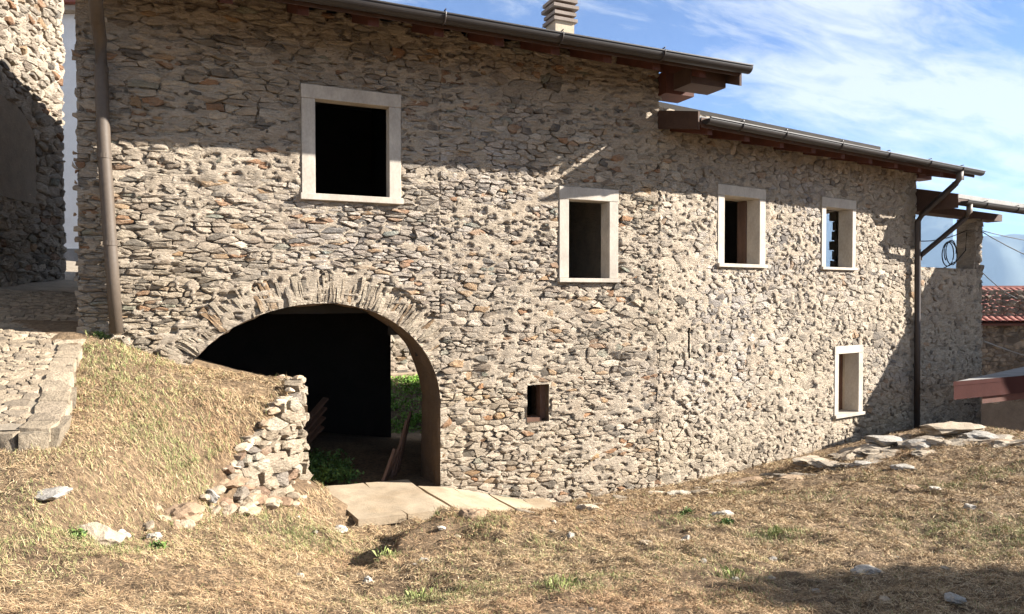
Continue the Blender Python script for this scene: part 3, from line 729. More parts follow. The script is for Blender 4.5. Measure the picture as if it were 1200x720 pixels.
MB().tube([PR(7.62, ET-0.07, 0.90), PR(7.62, ET-0.2, 0.90), PR(7.60, ET-0.33, 0.83), PR(7.30, 3.30, 0.14), PR(7.29, 3.2, 0.12)], 0.05, 12).build('drain_branch', M['darkpipe'], ter, smooth=True)
MB().tube([PR(7.62, ET-0.05, 0.90), PR(7.62, ET-0.2, 0.90), PR(7.60, ET-0.31, 0.845)], 0.055, 12).build('pipe_bend', M['pipe'], ter, smooth=True)

# ------------------------------------------------------------------ neighbour on the left of the lane
nb = thing('stone_house', 'old stone house across the cobbled lane with a plastered blind niche', 'house', (-4.5, 3.0, 2.3))
nd = np.array([0.257, 0.981, 0]); nd /= np.linalg.norm(nd); nout = np.array([nd[1], -nd[0], 0])
PN = Plane(np.array([-2.15, 6.36, 0])-7*nd, nd, nout)
NICHE = (2.0, 4.42, 3.70, 5.15)
def in_niche(u, v): return np.where(v > 4.95, ((u-4.85)/1.05)**2+((v-4.95)/0.6)**2 < 1, (np.abs(u-4.85) < 1.05) & (v > 4.0))
wallN = sheet('wall', PN, 0.0, 7.0, 1.0, 10.6, 0.05, [], M['mortar'], nb, amp=0.03, seed=120)
rnd = random.Random(21)
def okN(p):
    c = centroid(p)
    return not in_niche(np.array(c[0]), np.array(c[1]))
polyN = [p for p in (cutR(p, [], 0.0, 6.98, 9.55) for p in cells(0.0, 7.1, 1.8, 9.6, 0.105, 0.26, 2.0, rnd, jit=0.35)) if p and okN(p)]
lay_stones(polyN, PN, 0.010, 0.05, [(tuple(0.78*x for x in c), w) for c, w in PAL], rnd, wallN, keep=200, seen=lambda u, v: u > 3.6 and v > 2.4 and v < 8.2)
vn_ = [(4.85+1.05*math.cos(t), 4.95+0.6*math.sin(t)) for t in np.linspace(0, math.pi, 18)]+[(3.8, 4.0), (5.9, 4.0)]
P_ = [tuple(PN(u, v, 0.045)) for u, v in vn_]+[tuple(PN(u, v, -0.05)) for u, v in vn_]; n = len(vn_)
link('niche_plaster', P_, [tuple(range(n))]+[(i, n+i, n+(i+1) % n, (i+1) % n) for i in range(n)], M['niche'], nb)
MB().box(PN(0, 1.0, -0.05), nd*6.98, -nout*4, (0, 0, 9.5)).build('house_body', M['mortar'], nb)
eb = MB().box(PN(-0.2, 10.56, 0.12), nd*7.4, -nout*4.8, (0, 0, 0.14)).build('roof', M['tile'], nb)
# white house further up the lane
wh = thing('white_house', 'white plastered house seen in the gap beside the tall stone house', 'house', tuple(at_depth(80, 330, 21)))
o0 = at_depth(40, 345, 21); o0[2] = 1.5; wd_ = RT*2.2
MB().box(o0, wd_, np.array([FW[0], FW[1], 0])*4, (0, 0, 2.35)).build('plinth', M['slate'], wh)
MB().box(o0+np.array([0, 0, 2.352])+np.array([FW[0], FW[1], 0])*0.05, wd_, np.array([FW[0], FW[1], 0])*3.9, (0, 0, 6.9)).build('wall', M['white'], wh)
MB().box(o0+np.array([0, 0, 9.26])-np.array([FW[0], FW[1], 0])*0.25-RT*0.1, wd_*1.1, np.array([FW[0], FW[1], 0])*4, (0, 0, 0.14)).build('cornice', M['frame'], wh)
for k in range(4): MB().box(o0+np.array([0, 0, 9.405+0.085*k])-np.array([FW[0], FW[1], 0])*(0.45-0.12*k)-RT*0.2, wd_*1.2, np.array([FW[0], FW[1], 0])*4, (0, 0, 0.07)).build('roof_tile_row', M['tile'], wh)

# ------------------------------------------------------------------ cobbled lane
def lane_z(x, y):
    x = np.asarray(x, float); y = np.asarray(y, float)
    return np.interp(y, [-4, -2.6, -2.2, -1.1, 0.0, 1.2, 2.3, 6.4, 13], [1.36, 1.47, 1.52, 1.80, 2.06, 2.16, 2.36, 2.75, 3.3]) - 0.05*(x+1.2)
LE = [P3(101, 396, 7.55), P3(93, 418, 7.0), P3(83, 447, 6.4), P3(74, 482, 5.8), P3(60, 506, 5.42)]
LANE = [(-1.16, 13), (-1.16, 0.35), (-1.08, 0.02)]+[(p[0], p[1]) for p in LE]+[(-2.3, -2.75), (-5.5, -2.9), (-5.5, 13)]
def lane_mesh():
    xs = np.arange(-5.5, -0.6, 0.09); ys = np.arange(-3.0, 13, 0.09); X, Y = np.meshgrid(xs, ys)
    ok = poly_sd(X, Y, LANE) > 0.02; idx = np.arange(X.size).reshape(X.shape)
    k = ok[:-1, :-1] & ok[1:, 1:] & ok[:-1, 1:] & ok[1:, :-1]
    q = np.stack([idx[:-1, :-1], idx[:-1, 1:], idx[1:, 1:], idx[1:, :-1]], -1)[k]
    Z = lane_z(X, Y)-0.012+0.012*vnoise(X*7, Y*7, seed=9)
    return link('lane', np.stack([X, Y, Z], -1).reshape(-1, 3), q.tolist(), M['lane'], smooth=True)
lane = lane_mesh(); lane['kind'] = 'structure'
rnd = random.Random(30)
PX = Plane((0, 0, 0), (1, 0, 0), (0, 0, 1))
def lane_warp(a, b, d): return np.stack([a, b, lane_z(a, b)+d], -1)
in_lane = lambda u, v: float(poly_sd(np.array(u), np.array(v), LANE)) > 0.235
c1 = [p for p in cells(-3.3, -0.7, -2.9, 3.6, 0.062, 0.085, 1.35, rnd, jit=0.2, wav=0.03, fit=in_lane)]
lay_stones(c1, None, 0.004, 0.011, [((0.31, 0.25, 0.18), 5), ((0.27, 0.215, 0.155), 4), ((0.22, 0.18, 0.135), 3), ((0.35, 0.285, 0.21), 2)], rnd, lane, name='cobblestone', keep=300, mat=M['cobble'], warp=lane_warp, tilt=0.10,
           seen=lambda u, v: -2.9 < v < 0.6 and u > -2.2)
c2 = []
def along(poly, step):
    out = []
    for i in range(len(poly)-1):
        p, q_ = np.array(poly[i][:2]), np.array(poly[i+1][:2]); k = max(1, int(round(np.linalg.norm(q_-p)/step)))
        out += [p+(q_-p)*t/k for t in range(k)]
    return out+[np.array(poly[-1][:2])]
KL = [p+np.array([rnd.uniform(-.025, .025), rnd.uniform(-.02, .02)]) for p in along([(-1.10, 0.0)]+list(LE), 0.24)]
def inner(i, w):
    a = KL[max(i-1, 0)]; b = KL[min(i+1, len(KL)-1)]; d = (b-a)/np.linalg.norm(b-a); return KL[i]+np.array([d[1], -d[0]])*w
for i in range(len(KL)-1):
    m = rnd.uniform(-0.09, 0.05)
    c2.append([tuple(KL[i]), tuple(KL[i+1]), tuple(inner(i+1, 0.22)), tuple(inner(i, 0.22))])
lay_stones(c2, None, 0.0015, 0.010, [((0.30, 0.245, 0.18), 5), ((0.27, 0.22, 0.16), 4), ((0.24, 0.195, 0.145), 2)], rnd, lane, name='kerb_stone', keep=60, mat=M['cobble'], warp=lane_warp, tilt=0.01, sink=0.10, rag=0.06)
# upright stones of the lane's edge
eu = []
tot = LE[2:]+[P3(20, 514, 5.3), P3(-60, 522, 5.25), (-2.3, -2.74, 0), (-5.4, -2.89, 0)]
for i in range(len(tot)-1):
    p, q_ = np.array(tot[i]), np.array(tot[i+1]); L = np.linalg.norm((q_-p)[:2]); k = max(1, int(round(L/0.28)))
    for j in range(k):
        a = p+(q_-p)*j/k; b = p+(q_-p)*(j+1)/k; d = (b-a); d[2] = 0; nrm = np.array([-d[1], d[0], 0]); nrm /= np.linalg.norm(nrm)
        zt = 0.0; zb = -0.42
        pl_ = Plane((a[0], a[1], 0), d/np.linalg.norm(d), nrm if nrm[1] < 0 or nrm[0] > 0 else -nrm)
        r = stone_solid([(0, zb), (np.linalg.norm(d), zb), (np.linalg.norm(d), zt), (0, zt)], 0.006, 0.03, rnd, 0.12, sink=0.15, rag=0.06)
        if r:
            V = np.array(r[0]); tt = V[:, 0]/np.linalg.norm(d); zz = lane_z(a[0]+(b-a)[0]*tt, a[1]+(b-a)[1]*tt)+0.0; link('edge_stone', pl_(V[:, 0], V[:, 1]+zz, V[:, 2]), r[1], M['cobble'], lane, cols=np.array(pick([((0.28, 0.23, 0.17), 1), ((0.23, 0.19, 0.14), 1)], rnd)))

# ------------------------------------------------------------------ path of concrete slabs along the wall
path = link('path', [(1.2, 0.35, -0.10), (1.3, -1.3, -0.13), (6.4, -1.3, -0.6), (6.4, -0.02, -0.6), (4.2, 0.0, -0.40), (2.9, 0.3, -0.12)], [(0, 1, 2, 3, 4, 5)], M['lane']); path['kind'] = 'structure'
edges = [1.46, 2.02, 2.62, 3.12, 3.62, 4.12, 4.45]
def path_z(x, y): return np.interp(x, [1.3, 2.6, 2.95, 4.12, 6.4], [0.06, 0.03, -0.02, -0.33, -0.42])-0.01*np.asarray(y)
for i in range(len(edges)-1):
    a, b = edges[i]+0.013, edges[i+1]-0.013; nx, ny = 9, 13; vs_ = []; fs = []
    y0 = 0.32 if b < 2.92 else -0.045
    for j in range(ny+1):
        for k in range(nx+1):
            ty = j/ny; y = y0+(-1.22-y0)*ty; sk = 0.16*ty; x = a+(b-a)*k/nx+sk*0.9-0.05*math.sin(3*ty)*(i % 2)
            vs_.append((x, y, float(path_z(x, y))+0.005*float(vnoise(np.array(x*5), np.array(y*5), seed=4))))
    for j in range(ny):
        for k in range(nx):
            o_ = j*(nx+1)+k; fs.append((o_, o_+nx+1, o_+nx+2, o_+1))
    nv_ = len(vs_); per = [k for k in range(nx+1)]+[(j+1)*(nx+1)-1 for j in range(1, ny+1)]+[ny*(nx+1)+k for k in range(nx-1, -1, -1)]+[j*(nx+1) for j in range(ny-1, 0, -1)]
    vs_ += [(vs_[p][0], vs_[p][1], vs_[p][2]-0.09) for p in per]
    for k in range(len(per)):
        k2 = (k+1) % len(per); fs.append((per[k], per[k2], nv_+k2, nv_+k))
    link('slab', vs_, fs, M['path'], path)

def boulder(c, size, rnd, col, mat, name, parent=None, yaw=None, sub=2, tilt=(0, 0), rough=0.14):
    import bmesh
    bm = bmesh.new(); bmesh.ops.create_icosphere(bm, subdivisions=sub, radius=1.0)
    cuts = [Vector((rnd.gauss(0, 1), rnd.gauss(0, 1), rnd.gauss(0, 1))).normalized() for _ in range(9)]
    offs = [rnd.uniform(0.5, 0.85) for _ in cuts]; ox = rnd.uniform(0, 50)
    for v in bm.verts:
        for cdir, o_ in zip(cuts, offs):
            d = v.co.dot(cdir)
            if d > o_: v.co -= cdir*(d-o_)*0.92
        v.co *= 1+rough*float(fbm(np.array(v.co.x*2.2+ox), np.array(v.co.y*2.2), np.array(v.co.z*2.2), oc=2))
    R = Matrix.Rotation(yaw if yaw is not None else rnd.uniform(0, 6.28), 3, 'Z') @ Matrix.Rotation(tilt[0], 3, 'X') @ Matrix.Rotation(tilt[1], 3, 'Y')
    V = [tuple(Vector(c)+R @ Vector((v.co.x*size[0], v.co.y*size[1], v.co.z*size[2]))) for v in bm.verts]
    F = [tuple(v.index for v in f.verts) for f in bm.faces]; bm.free()
    return link(name, V, F, mat, parent, cols=np.array(col))
# ------------------------------------------------------------------ rubble retaining wall of the bank
rw = thing('retaining_wall', 'tumbled dry stone wall holding the grassy bank beside the arch', 'stone wall', (0.7, -1.1, 0.3))
rnd = random.Random(44)
def rubble(poly3, out, n_, parent, size, pal):
    pass
line = [(1.02, 0.25), (1.15, -0.30), (1.06, -0.66), (0.66, -1.25), (0.26, -1.85)]
def line_at(s):
    for i in range(len(line)-1):
        p, q_ = np.array(line[i]), np.array(line[i+1]); L = np.linalg.norm(q_-p)
        if s <= L or i == len(line)-2:
            t = s/L; d = (q_-p)/L; return p+(q_-p)*t, np.array([-d[1], d[0]])
        s -= L
LW = sum(math.dist(line[i], line[i+1]) for i in range(len(line)-1))
def top_at(s): return float(np.interp(s, [0, 0.55, 0.95, 1.35, 1.7, LW], [1.46, 1.48, 1.46, 1.30, 1.12, 0.84]))
def bot_at(s): return float(np.interp(s, [0, 0.6, 1.7, LW], [-0.1, 0.15, 0.25, 0.4]))
def rw_warp(a, b, d):
    res = []
    for s, z, k in zip(a, b, d):
        s2 = min(max(s, 0.0), LW-0.01); (x, y), nn = line_at(s2); t = np.array([nn[1], -nn[0]])
        x, y = (x, y)+t*(s-s2)
        lean = 0.12*(top_at(s2)-z)*min(1, s2/1.0)*0.6
        res.append((x+nn[0]*(k+lean-0.02), y+nn[1]*(k+lean-0.02), z))
    return np.array(res)
# outward is towards +x / -y
(_p, _n) = line_at(1.0)
SGN = 1 if (_n[0] > 0 and _n[1] < 0) else -1
_old = line_at
def line_at(s, _o=_old):
    p, n_ = _o(s); return p, n_*SGN
cw = []
for p in cells(-0.05, LW+0.1, 0.0, 1.6, 0.088, 0.16, 1.9, rnd, jit=0.42, wav=0.10):
    c = centroid(p)
    p = clip(p, 1, 0, LW-0.02)
    if len(p) >= 3 and c[0] < LW-0.08 and bot_at(c[0])-0.05 < c[1] < top_at(c[0]): cw.append(p)
lay_stones(cw, None, 0.005, 0.055, [((0.44, 0.36, 0.27), 5), ((0.37, 0.30, 0.22), 4), ((0.48, 0.42, 0.33), 3), ((0.33, 0.22, 0.15), 2), ((0.28, 0.24, 0.2), 1)], rnd, rw, keep=200, warp=rw_warp, tilt=0.3, sink=0.12, rag=0.09)
# loose capping stones of the wall
for k in range(26):
    s = 0.05+k*(LW-0.1)/26+rnd.uniform(-0.04, 0.04); (x, y), nn = line_at(s); w_ = rnd.uniform(0.04, 0.085)
    boulder((x-nn[0]*rnd.uniform(-0.02, 0.10), y-nn[1]*rnd.uniform(-0.02, 0.10), top_at(s)+rnd.uniform(-0.05, 0.03)), (w_*1.3, w_, w_*0.6), rnd, pick([((0.46, 0.38, 0.28), 3), ((0.40, 0.32, 0.24), 2), ((0.34, 0.25, 0.17), 1)], rnd), M['rock'], 'stone', rw, tilt=(rnd.uniform(-.3, .3), rnd.uniform(-.3, .3)))
for k in range(22):                                   # fallen stones at its foot
    s = 1.2+k*(LW-1.0)/22; (x, y), nn = line_at(min(s, LW-0.02)); o_ = rnd.uniform(0.05, 0.26); w_ = rnd.uniform(0.04, 0.10)
    x, y = x+nn[0]*o_, y+nn[1]*o_
    boulder((x, y, float(ground_z(np.array(x), np.array(y)))+0.02), (w_*1.4, w_, w_*0.65), rnd, pick([((0.34, 0.275, 0.20), 3), ((0.29, 0.23, 0.165), 2), ((0.28, 0.19, 0.125), 1)], rnd), M['rock'], 'stone', rw, tilt=(rnd.uniform(-.3, .3), rnd.uniform(-.3, .3)))

for k in range(34):
    t = rnd.random(); px = 300-115*t+rnd.gauss(0, 9); py = 572+50*t+rnd.gauss(0, 9); p = spot(px, py); w_ = rnd.uniform(0.035, 0.10)*(1.1-0.4*t)
    boulder((p[0], p[1], p[2]-0.005), (w_*1.4, w_, w_*0.6), rnd, pick([((0.31, 0.25, 0.185), 3), ((0.27, 0.21, 0.15), 2), ((0.26, 0.17, 0.115), 1)], rnd), M['rock'], 'stone', rw, tilt=(rnd.uniform(-.3, .3), rnd.uniform(-.3, .3)))
# ------------------------------------------------------------------ bedrock breaking through the turf
br = thing('bedrock_ledge', 'broken ledge of bedrock along the crest of the slope below the drain pipe', 'rock ledge', tuple(spot(1090, 515)))
rnd = random.Random(47)
for k in range(46):
    t = rnd.random()**0.8; px = 940+250*t+rnd.gauss(0, 8); py = float(np.interp(px, [940, 1010, 1060, 1110, 1200], [548, 526, 512, 507, 518]))+abs(rnd.gauss(0, 9))*(1.4-t*0.6)+2
    p = spot(px, py); w_ = rnd.uniform(0.10, 0.36)
    boulder((p[0], p[1], p[2]-0.02), (w_*1.5, w_*0.7, w_*0.30), rnd, pick([((0.31, 0.26, 0.20), 3), ((0.26, 0.22, 0.175), 3), ((0.29, 0.21, 0.14), 1)], rnd), M['rock'], 'rock_slab', br, sub=3, rough=0.34, yaw=-YAW+rnd.uniform(-.5, .5), tilt=(rnd.uniform(-.25, .1), rnd.uniform(-.15, .15)))
for k in range(22):
    px = rnd.uniform(600, 960); py = float(np.interp(px, [600, 700, 840, 960], [596, 586, 566, 544]))+abs(rnd.gauss(0, 5)); p = spot(px, py); w_ = rnd.uniform(0.04, 0.13)
    boulder((p[0], p[1], p[2]+0.0), (w_*1.6, w_*0.8, w_*0.4), rnd, pick([((0.36, 0.30, 0.23), 3), ((0.30, 0.25, 0.19), 3)], rnd), M['rock'], 'rock_slab', br, yaw=-YAW+rnd.uniform(-.5, .5), tilt=(rnd.uniform(-.25, .1), rnd.uniform(-.15, .15)))

# ------------------------------------------------------------------ loose rocks (things)
LG, TN, WH, BR = (0.28, 0.255, 0.22), (0.32, 0.26, 0.19), (0.43, 0.385, 0.315), (0.26, 0.18, 0.115)
ROCKS = [  # px, py, width px, height factor, depth factor, colour, yaw, label
 (136, 394, 34, 0.62, 0.8, WH, 0.1, 'whitish stone block at the foot of the taupe rain pipe'),
 (58, 580, 44, 0.24, 0.9, LG, 0.5, 'flat grey stone sunk in the grass below the lane edge'),
 (120, 637, 54, 0.55, 0.8, TN, 0.4, 'large brown boulder with a white stone on its shoulder'),
 (143, 626, 18, 0.7, 0.9, WH, 0.9, 'white stone resting against the large brown boulder'),
 (182, 634, 20, 0.5, 0.8, WH, 0.2, 'small white stone by the dark green weed on the bank'),
 (212, 606, 46, 0.45, 0.8, BR, 0.7, 'dark brown boulder half sunk in the bank where the rubble trails off'),
 (246, 586, 34, 0.40, 0.55, LG, -0.5, 'slanting grey slab stuck in the bank above the dark brown boulder'),
 (266, 575, 40, 0.4, 0.8, BR, 0.3, 'pinkish boulder fallen at the end of the rubble wall'),
 (397, 627, 20, 0.35, 0.8, WH, 0.1, 'pale stone lying in the grassy hollow below the path'),
 (497, 661, 14, 0.6, 0.9, WH, 0.4, 'small white stone under the shaded turf edge'),
 (431, 686, 13, 0.8, 0.9, WH, 1.2, 'upright white pebble nearest the photographer on the left slope'),
 (797, 577, 26, 0.35, 0.6, WH, 0.1, 'oval white stone close to the foot of the house wall'),
 (690, 600, 26, 0.4, 0.6, TN, 0.3, 'flat tan stone at the end of the sandy path'),
 (553, 608, 34, 0.45, 0.7, BR, 0.2, 'reddish clod of stone on the turf edge in front of the path'),
 (668, 631, 12, 0.5, 0.8, LG, 0.8, 'small grey stone on the bare turf below the tan stone'),
 (758, 638, 16, 0.4, 0.8, TN, 0.5, 'half buried tan stone in the middle of the slope'),
 (804, 631, 11, 0.7, 0.8, LG, 0.3, 'small upright grey stone in the middle of the slope'),
 (846, 607, 22, 0.4, 0.7, WH, 0.2, 'split pinkish stone beside the low weed on the slope'),
 (906, 655, 16, 0.4, 0.8, LG, 0.9, 'pale stone below the bright green tuft'),
 (1018, 674, 42, 0.28, 0.6, LG, 0.3, 'flat grey slab half in the shade at the bottom of the slope'),
 (1118, 712, 24, 0.4, 0.8, LG, 0.5, 'grey stone lying in the shaded corner of the slope'),
 (1069, 573, 20, 0.3, 0.7, BR, 0.1, 'thin dark stone flake on the dry slope below the outcrop'),
 (1095, 575, 13, 0.5, 0.8, WH, 0.2, 'small white stone beside the thin dark flake'),
 (1136, 601, 17, 0.5, 0.8, LG, 0.6, 'knobbly grey stone alone on the right of the slope'),
 (1112, 508, 84, 0.16, 0.6, TN, 0.5, 'broad pale bedrock slab on the crest of the slope'),
 (1078, 523, 42, 0.35, 0.7, LG, 0.2, 'grey bedrock block on the near side of the crest slab'),
 (1040, 522, 62, 0.22, 0.5, LG, 0.5, 'long bedrock ledge running down from the drain pipe foot'),
 (1000, 536, 44, 0.25, 0.6, TN, 0.4, 'low bedrock ledge below the lower framed window'),
 (1150, 515, 46, 0.26, 0.6, LG, 0.3, 'flat bedrock hump at the far end of the crest'),
 (1012, 548, 36, 0.22, 0.6, LG, 0.6, 'tilted bedrock plate in the dry grass under the ledge'),
 (950, 541, 32, 0.25, 0.5, TN, 0.3, 'low pale stone against the foot of the wing wall'),
 (880, 565, 40, 0.18, 0.5, BR, 0.2, 'flat brown stone strip lying along the wing wall'),
 (1060, 551, 30, 0.25, 0.6, LG, 0.2, 'grey plate of rock in the grass in front of the crest slab'),
]
rnd = random.Random(58)
for (px, py, wpx, hf, df, col, yaw, lab) in ROCKS:
    p = spot(px, py); d = (p-CAM) @ FW; w = wpx*d/FPX/2*1.12
    o = boulder((p[0], p[1], p[2]+w*hf*0.25+0.008), (w, w*df, w*hf), rnd, col, M['rock'], 'rock', yaw=yaw-YAW, sub=3, rough=0.28, tilt=(rnd.uniform(-.12, .12), rnd.uniform(-.12, .12)))
    tag(o, lab, 'rock', 'loose rocks on the slope')
for k in range(34):
    px, py = rnd.uniform(240, 1190), rnd.uniform(590, 715)
    if px > 930: py = rnd.uniform(535, 715)
    p = spot(px, py); w = rnd.uniform(0.018, 0.04)
    o = boulder((p[0], p[1], p[2]+0.008), (w*1.3, w, w*0.6), rnd, pick([(WH, 1), (LG, 2), (TN, 2)], rnd), M['rock'], 'pebble', sub=1)
    tag(o, 'small pale pebble scattered among the dry grass', 'pebble', 'pebbles in the dry grass')

# ------------------------------------------------------------------ boards stacked in the passage
def board(p0, p1, w, th, face, lab, grp, mat='board'):
    p0, p1 = np.array(p0, float), np.array(p1, float); d = p1-p0; f_ = np.array(face, float); f_ -= d*(f_@d)/(d@d); f_ /= np.linalg.norm(f_); s = np.cross(d, f_); s /= np.linalg.norm(s)
    o = MB().box(p0-s*w/2, d, s*w, f_*th).build('board', M[mat]); tag(o, lab, 'board', grp); return o
BL = ['long board leaning closest to the right jamb of the arch', 'reddish board leaning second from the right jamb', 'thin board leaning in the middle of the right stack', 'short dark board propped against the right stack', 'short squared plank at the front of the right stack']
for k, (x, y, h, dx, w) in enumerate([(2.62, 0.95, 0.82, 0.22, 0.16), (2.54, 0.80, 0.80, 0.24, 0.15), (2.46, 0.68, 0.76, 0.25, 0.14), (2.34, 0.58, 0.40, 0.24, 0.18), (2.26, 0.40, 0.42, 0.20, 0.16)]):
    board((x, y, -0.02), (x+dx, y+0.12, h-0.02), w, 0.035, (1, -0.35, 0), BL[k], 'boards leaning inside the arch on the right')
BL = ['pale plank on top of the slanting pile behind the rubble wall', 'second plank of the slanting pile behind the rubble wall', 'third plank of the slanting pile behind the rubble wall', 'lowest plank of the slanting pile behind the rubble wall']
for k in range(4):
    board((1.30, 1.5+0.06*k, 0.50-0.11*k), (1.82-0.02*k, 2.0, 0.92-0.14*k), 0.09, 0.035, (-0.5, -0.6, 0.7), BL[k], 'planks piled inside the arch on the left')

# ------------------------------------------------------------------ courtyard seen through the passage
cy = thing('courtyard_wall', 'sunlit stone wall seen through the passage behind the house', 'stone wall', (5.4, 10.6, -0.2))
PC = Plane((2.5, 10.6, 0), (1, 0, 0), (0, -1, 0))
wc = sheet('wall', PC, 0, 6.5, -0.6, 3.6, 0.06, [], M['mortar'], cy, amp=0.02, seed=200)
rnd = random.Random(60)
lay_stones([p for p in (cutR(p, [], 0, 6.5, 3.6) for p in cells(0, 6.5, 0.2, 3.6, 0.13, 0.26, 1.7, rnd)) if p], PC, 0.01, 0.03, PAL, rnd, wc, keep=60, seen=lambda u, v: 1.5 < u < 4 and v < 2.2)
MB().box(PC(0, -0.6, -0.08), (6.5, 0, 0), (0, 0.4, 0), (0, 0, 4.2)).build('wall_core', M['mortar'], cy)
MB().box((2.6, 9.6, -0.6), (6.0, 0, 0), (0, 0.42, 0), (0, 0, 0.96)).build('ledge', M['path'], cy)
# bank in front of it
bv = []; bf = []
xs = np.linspace(2.4, 8.2, 40); ys = np.linspace(5.9, 9.75, 30)
for y in ys:
    for x in xs: bv.append((x, y, float(np.interp(y, [5.9, 6.4, 8.3, 9.75], [-0.62, -0.5, 0.2, 0.3]))+0.03*float(vnoise(np.array(x*3), np.array(y*3)))))
for j in range(29):
    for i in range(39): bf.append((j*40+i, j*40+i+1, (j+1)*40+i+1, (j+1)*40+i))
cb = link('courtyard_bank', bv, bf, M['soil'], smooth=True); cb['kind'] = 'structure'

def leaves(name, centers, radii, n, size, cols, rnd_seed, parent=None, lying=False):
    rg = np.random.default_rng(rnd_seed); V = []; C = []
    k = len(centers); which = rg.integers(0, k, n); c = np.array(centers)[which]; r = np.array(radii)[which]
    d = rg.normal(size=(n, 3)); d /= np.linalg.norm(d, axis=1)[:, None]; rad = rg.random(n)**0.45
    p = c+d*rad[:, None]*r
    a = rg.normal(size=(n, 3)); a /= np.linalg.norm(a, axis=1)[:, None]; b = np.cross(a, rg.normal(size=(n, 3))); b /= np.linalg.norm(b, axis=1)[:, None]
    s = size*rg.uniform(0.6, 1.4, n)[:, None]
    V = np.stack([p-a*s, p+b*s*0.45, p+a*s, p-b*s*0.45], 1).reshape(-1, 3)
    F = (np.arange(n)[:, None]*4+np.arange(4)).tolist()
    col = np.array(cols)[rg.integers(0, len(cols), n)]*rg.uniform(0.7, 1.25, n)[:, None]
    return link(name, V, F, M['leaf'], parent, cols=np.repeat(col, 4, 0))
GR = [(0.07, 0.13, 0.03), (0.10, 0.18, 0.045), (0.05, 0.10, 0.025)]
rg = np.random.default_rng(5)
cs_ = [(x, y, float(np.interp(y, [5.9, 6.4, 8.3, 9.75], [-0.6, -0.48, 0.22, 0.32]))+0.03) for x, y in zip(rg.uniform(3.2, 5.6, 260), rg.uniform(6.0, 9.3, 260))]
o = leaves('ivy', cs_, [(0.22, 0.22, 0.10)]*260, 9000, 0.035, [(0.20, 0.36, 0.05), (0.26, 0.42, 0.08), (0.13, 0.26, 0.04)], 9); tag(o, kind='stuff')
cs_ = [(x, y, 0.06) for x, y in zip(rg.uniform(1.25, 2.0, 60), rg.uniform(0.6, 2.2, 60))]
o = leaves('ground_cover', cs_, [(0.15, 0.15, 0.12)]*60, 2600, 0.03, GR, 10); tag(o, kind='stuff')

# ------------------------------------------------------------------ things on the right
# house with the red tiled roof
th = thing('tile_roof_house', 'distant stone house with a red clay tiled roof', 'house', tuple(at_depth(1210, 470, 30)-np.array([0, 0, 2])))
rc = at_depth(1151, 378, 28.6); rdir = RT; bdir = np.array([FW[0], FW[1], 0]); bdir /= np.linalg.norm(bdir)
e0 = np.array([rc[0], rc[1], 1.37])-rdir*2.5; nx_, ny_ = 400, 40; Wd, Dp = 12.0, 3.1; tv_ = []
for j in range(ny_+1):
    for i in range(nx_+1):
        u = Wd*i/nx_; v = Dp*j/ny_; row = j/ny_*9; fr = row-math.floor(row)
        z = 0.055*abs(math.sin(math.pi*u/0.27))**0.8 + 0.03*(1-fr)
        tv_.append(tuple(e0+rdir*u+bdir*v+np.array([0, 0, v*0.455+z])))
tf = [(j*(nx_+1)+i, j*(nx_+1)+i+1, (j+1)*(nx_+1)+i+1, (j+1)*(nx_+1)+i) for j in range(ny_) for i in range(nx_)]
o = link('roof_tiles', tv_, tf, M['tile'], th); o['kind'] = 'stuff'
MB().prof([(Dp-0.1, 0.0), (Dp+0.12, 0.02), (Dp+0.1, 0.10), (Dp-0.05, 0.12)], e0+np.array([0, 0, Dp*0.455-0.02]), e0+rdir*Wd+np.array([0, 0, Dp*0.455-0.02]), bdir, (0, 0, 1)).build('ridge', M['tile'], th)
MB().prof([(0.05, -0.06), (Dp, Dp*0.455-0.06), (Dp*2, -0.06), (Dp*2, -0.14), (Dp, Dp*0.455-0.14), (0.05, -0.14)], e0, e0+rdir*Wd, bdir, (0, 0, 1)).build('roof', M['wood'], th)
MB().box(e0+bdir*0.45+rdir*0.3+np.array([0, 0, -6]), rdir*(Wd-0.6), bdir*(Dp*2-0.9), (0, 0, 6.0)).build('wall', M['darkwall'], th)
PW = Plane(e0+bdir*0.45, rdir, -bdir); rnd = random.Random(71)
lay_stones([p for p in (cutR(p, [], 0.35, 6.0, e0[2]-0.05) for p in cells(0.3, 6.1, -3.0, 1.4, 0.14, 0.30, 1.8, rnd)) if p], PW, 0.01, 0.04, [((0.14, 0.115, 0.09), 3), ((0.19, 0.16, 0.125), 2), ((0.10, 0.085, 0.07), 2)], rnd, th, keep=90, seen=lambda u, v: 2 < u < 5)  # stone colours darkened as well, for the shade on this wall
# low building with the brown fascia
sh = thing('lean_to_roof', 'low lean-to with a red brown fascia board and grey slab roof', 'shed', tuple(at_depth(1180, 500, 12)-np.array([0, 0, 1])))
A_ = at_depth(1118, 447, 13.0)
def heading(deg): return RT*math.sin(math.radians(deg))+np.array([FW[0], FW[1], 0])/math.hypot(FW[0], FW[1])*math.cos(math.radians(deg))
fd = heading(64.0); fl = 1.0; fb = heading(50.0); B_ = A_
rise = (B_[2]-A_[2])/fl; slope = np.array([0, 0, rise])
ln_ = 6.0
MB().box(A_+np.array([0, 0, -0.34]), (fd+slope)*ln_, fb*0.04, (0, 0, 0.30)).build('fascia', M['fascia'], sh)
MB().box(A_-fb*0.03+np.array([0, 0, -0.085]), (fd+slope)*ln_, fb*0.028, (0, 0, 0.08)).build('drip_edge', M['fascia'], sh)
MB().box(A_+fb*0.05+fd*0.02+np.array([0, 0, -0.12]), (fd+slope)*ln_, fb*5.2, (0, 0, 0.11)).build('roof', M['slate'], sh)
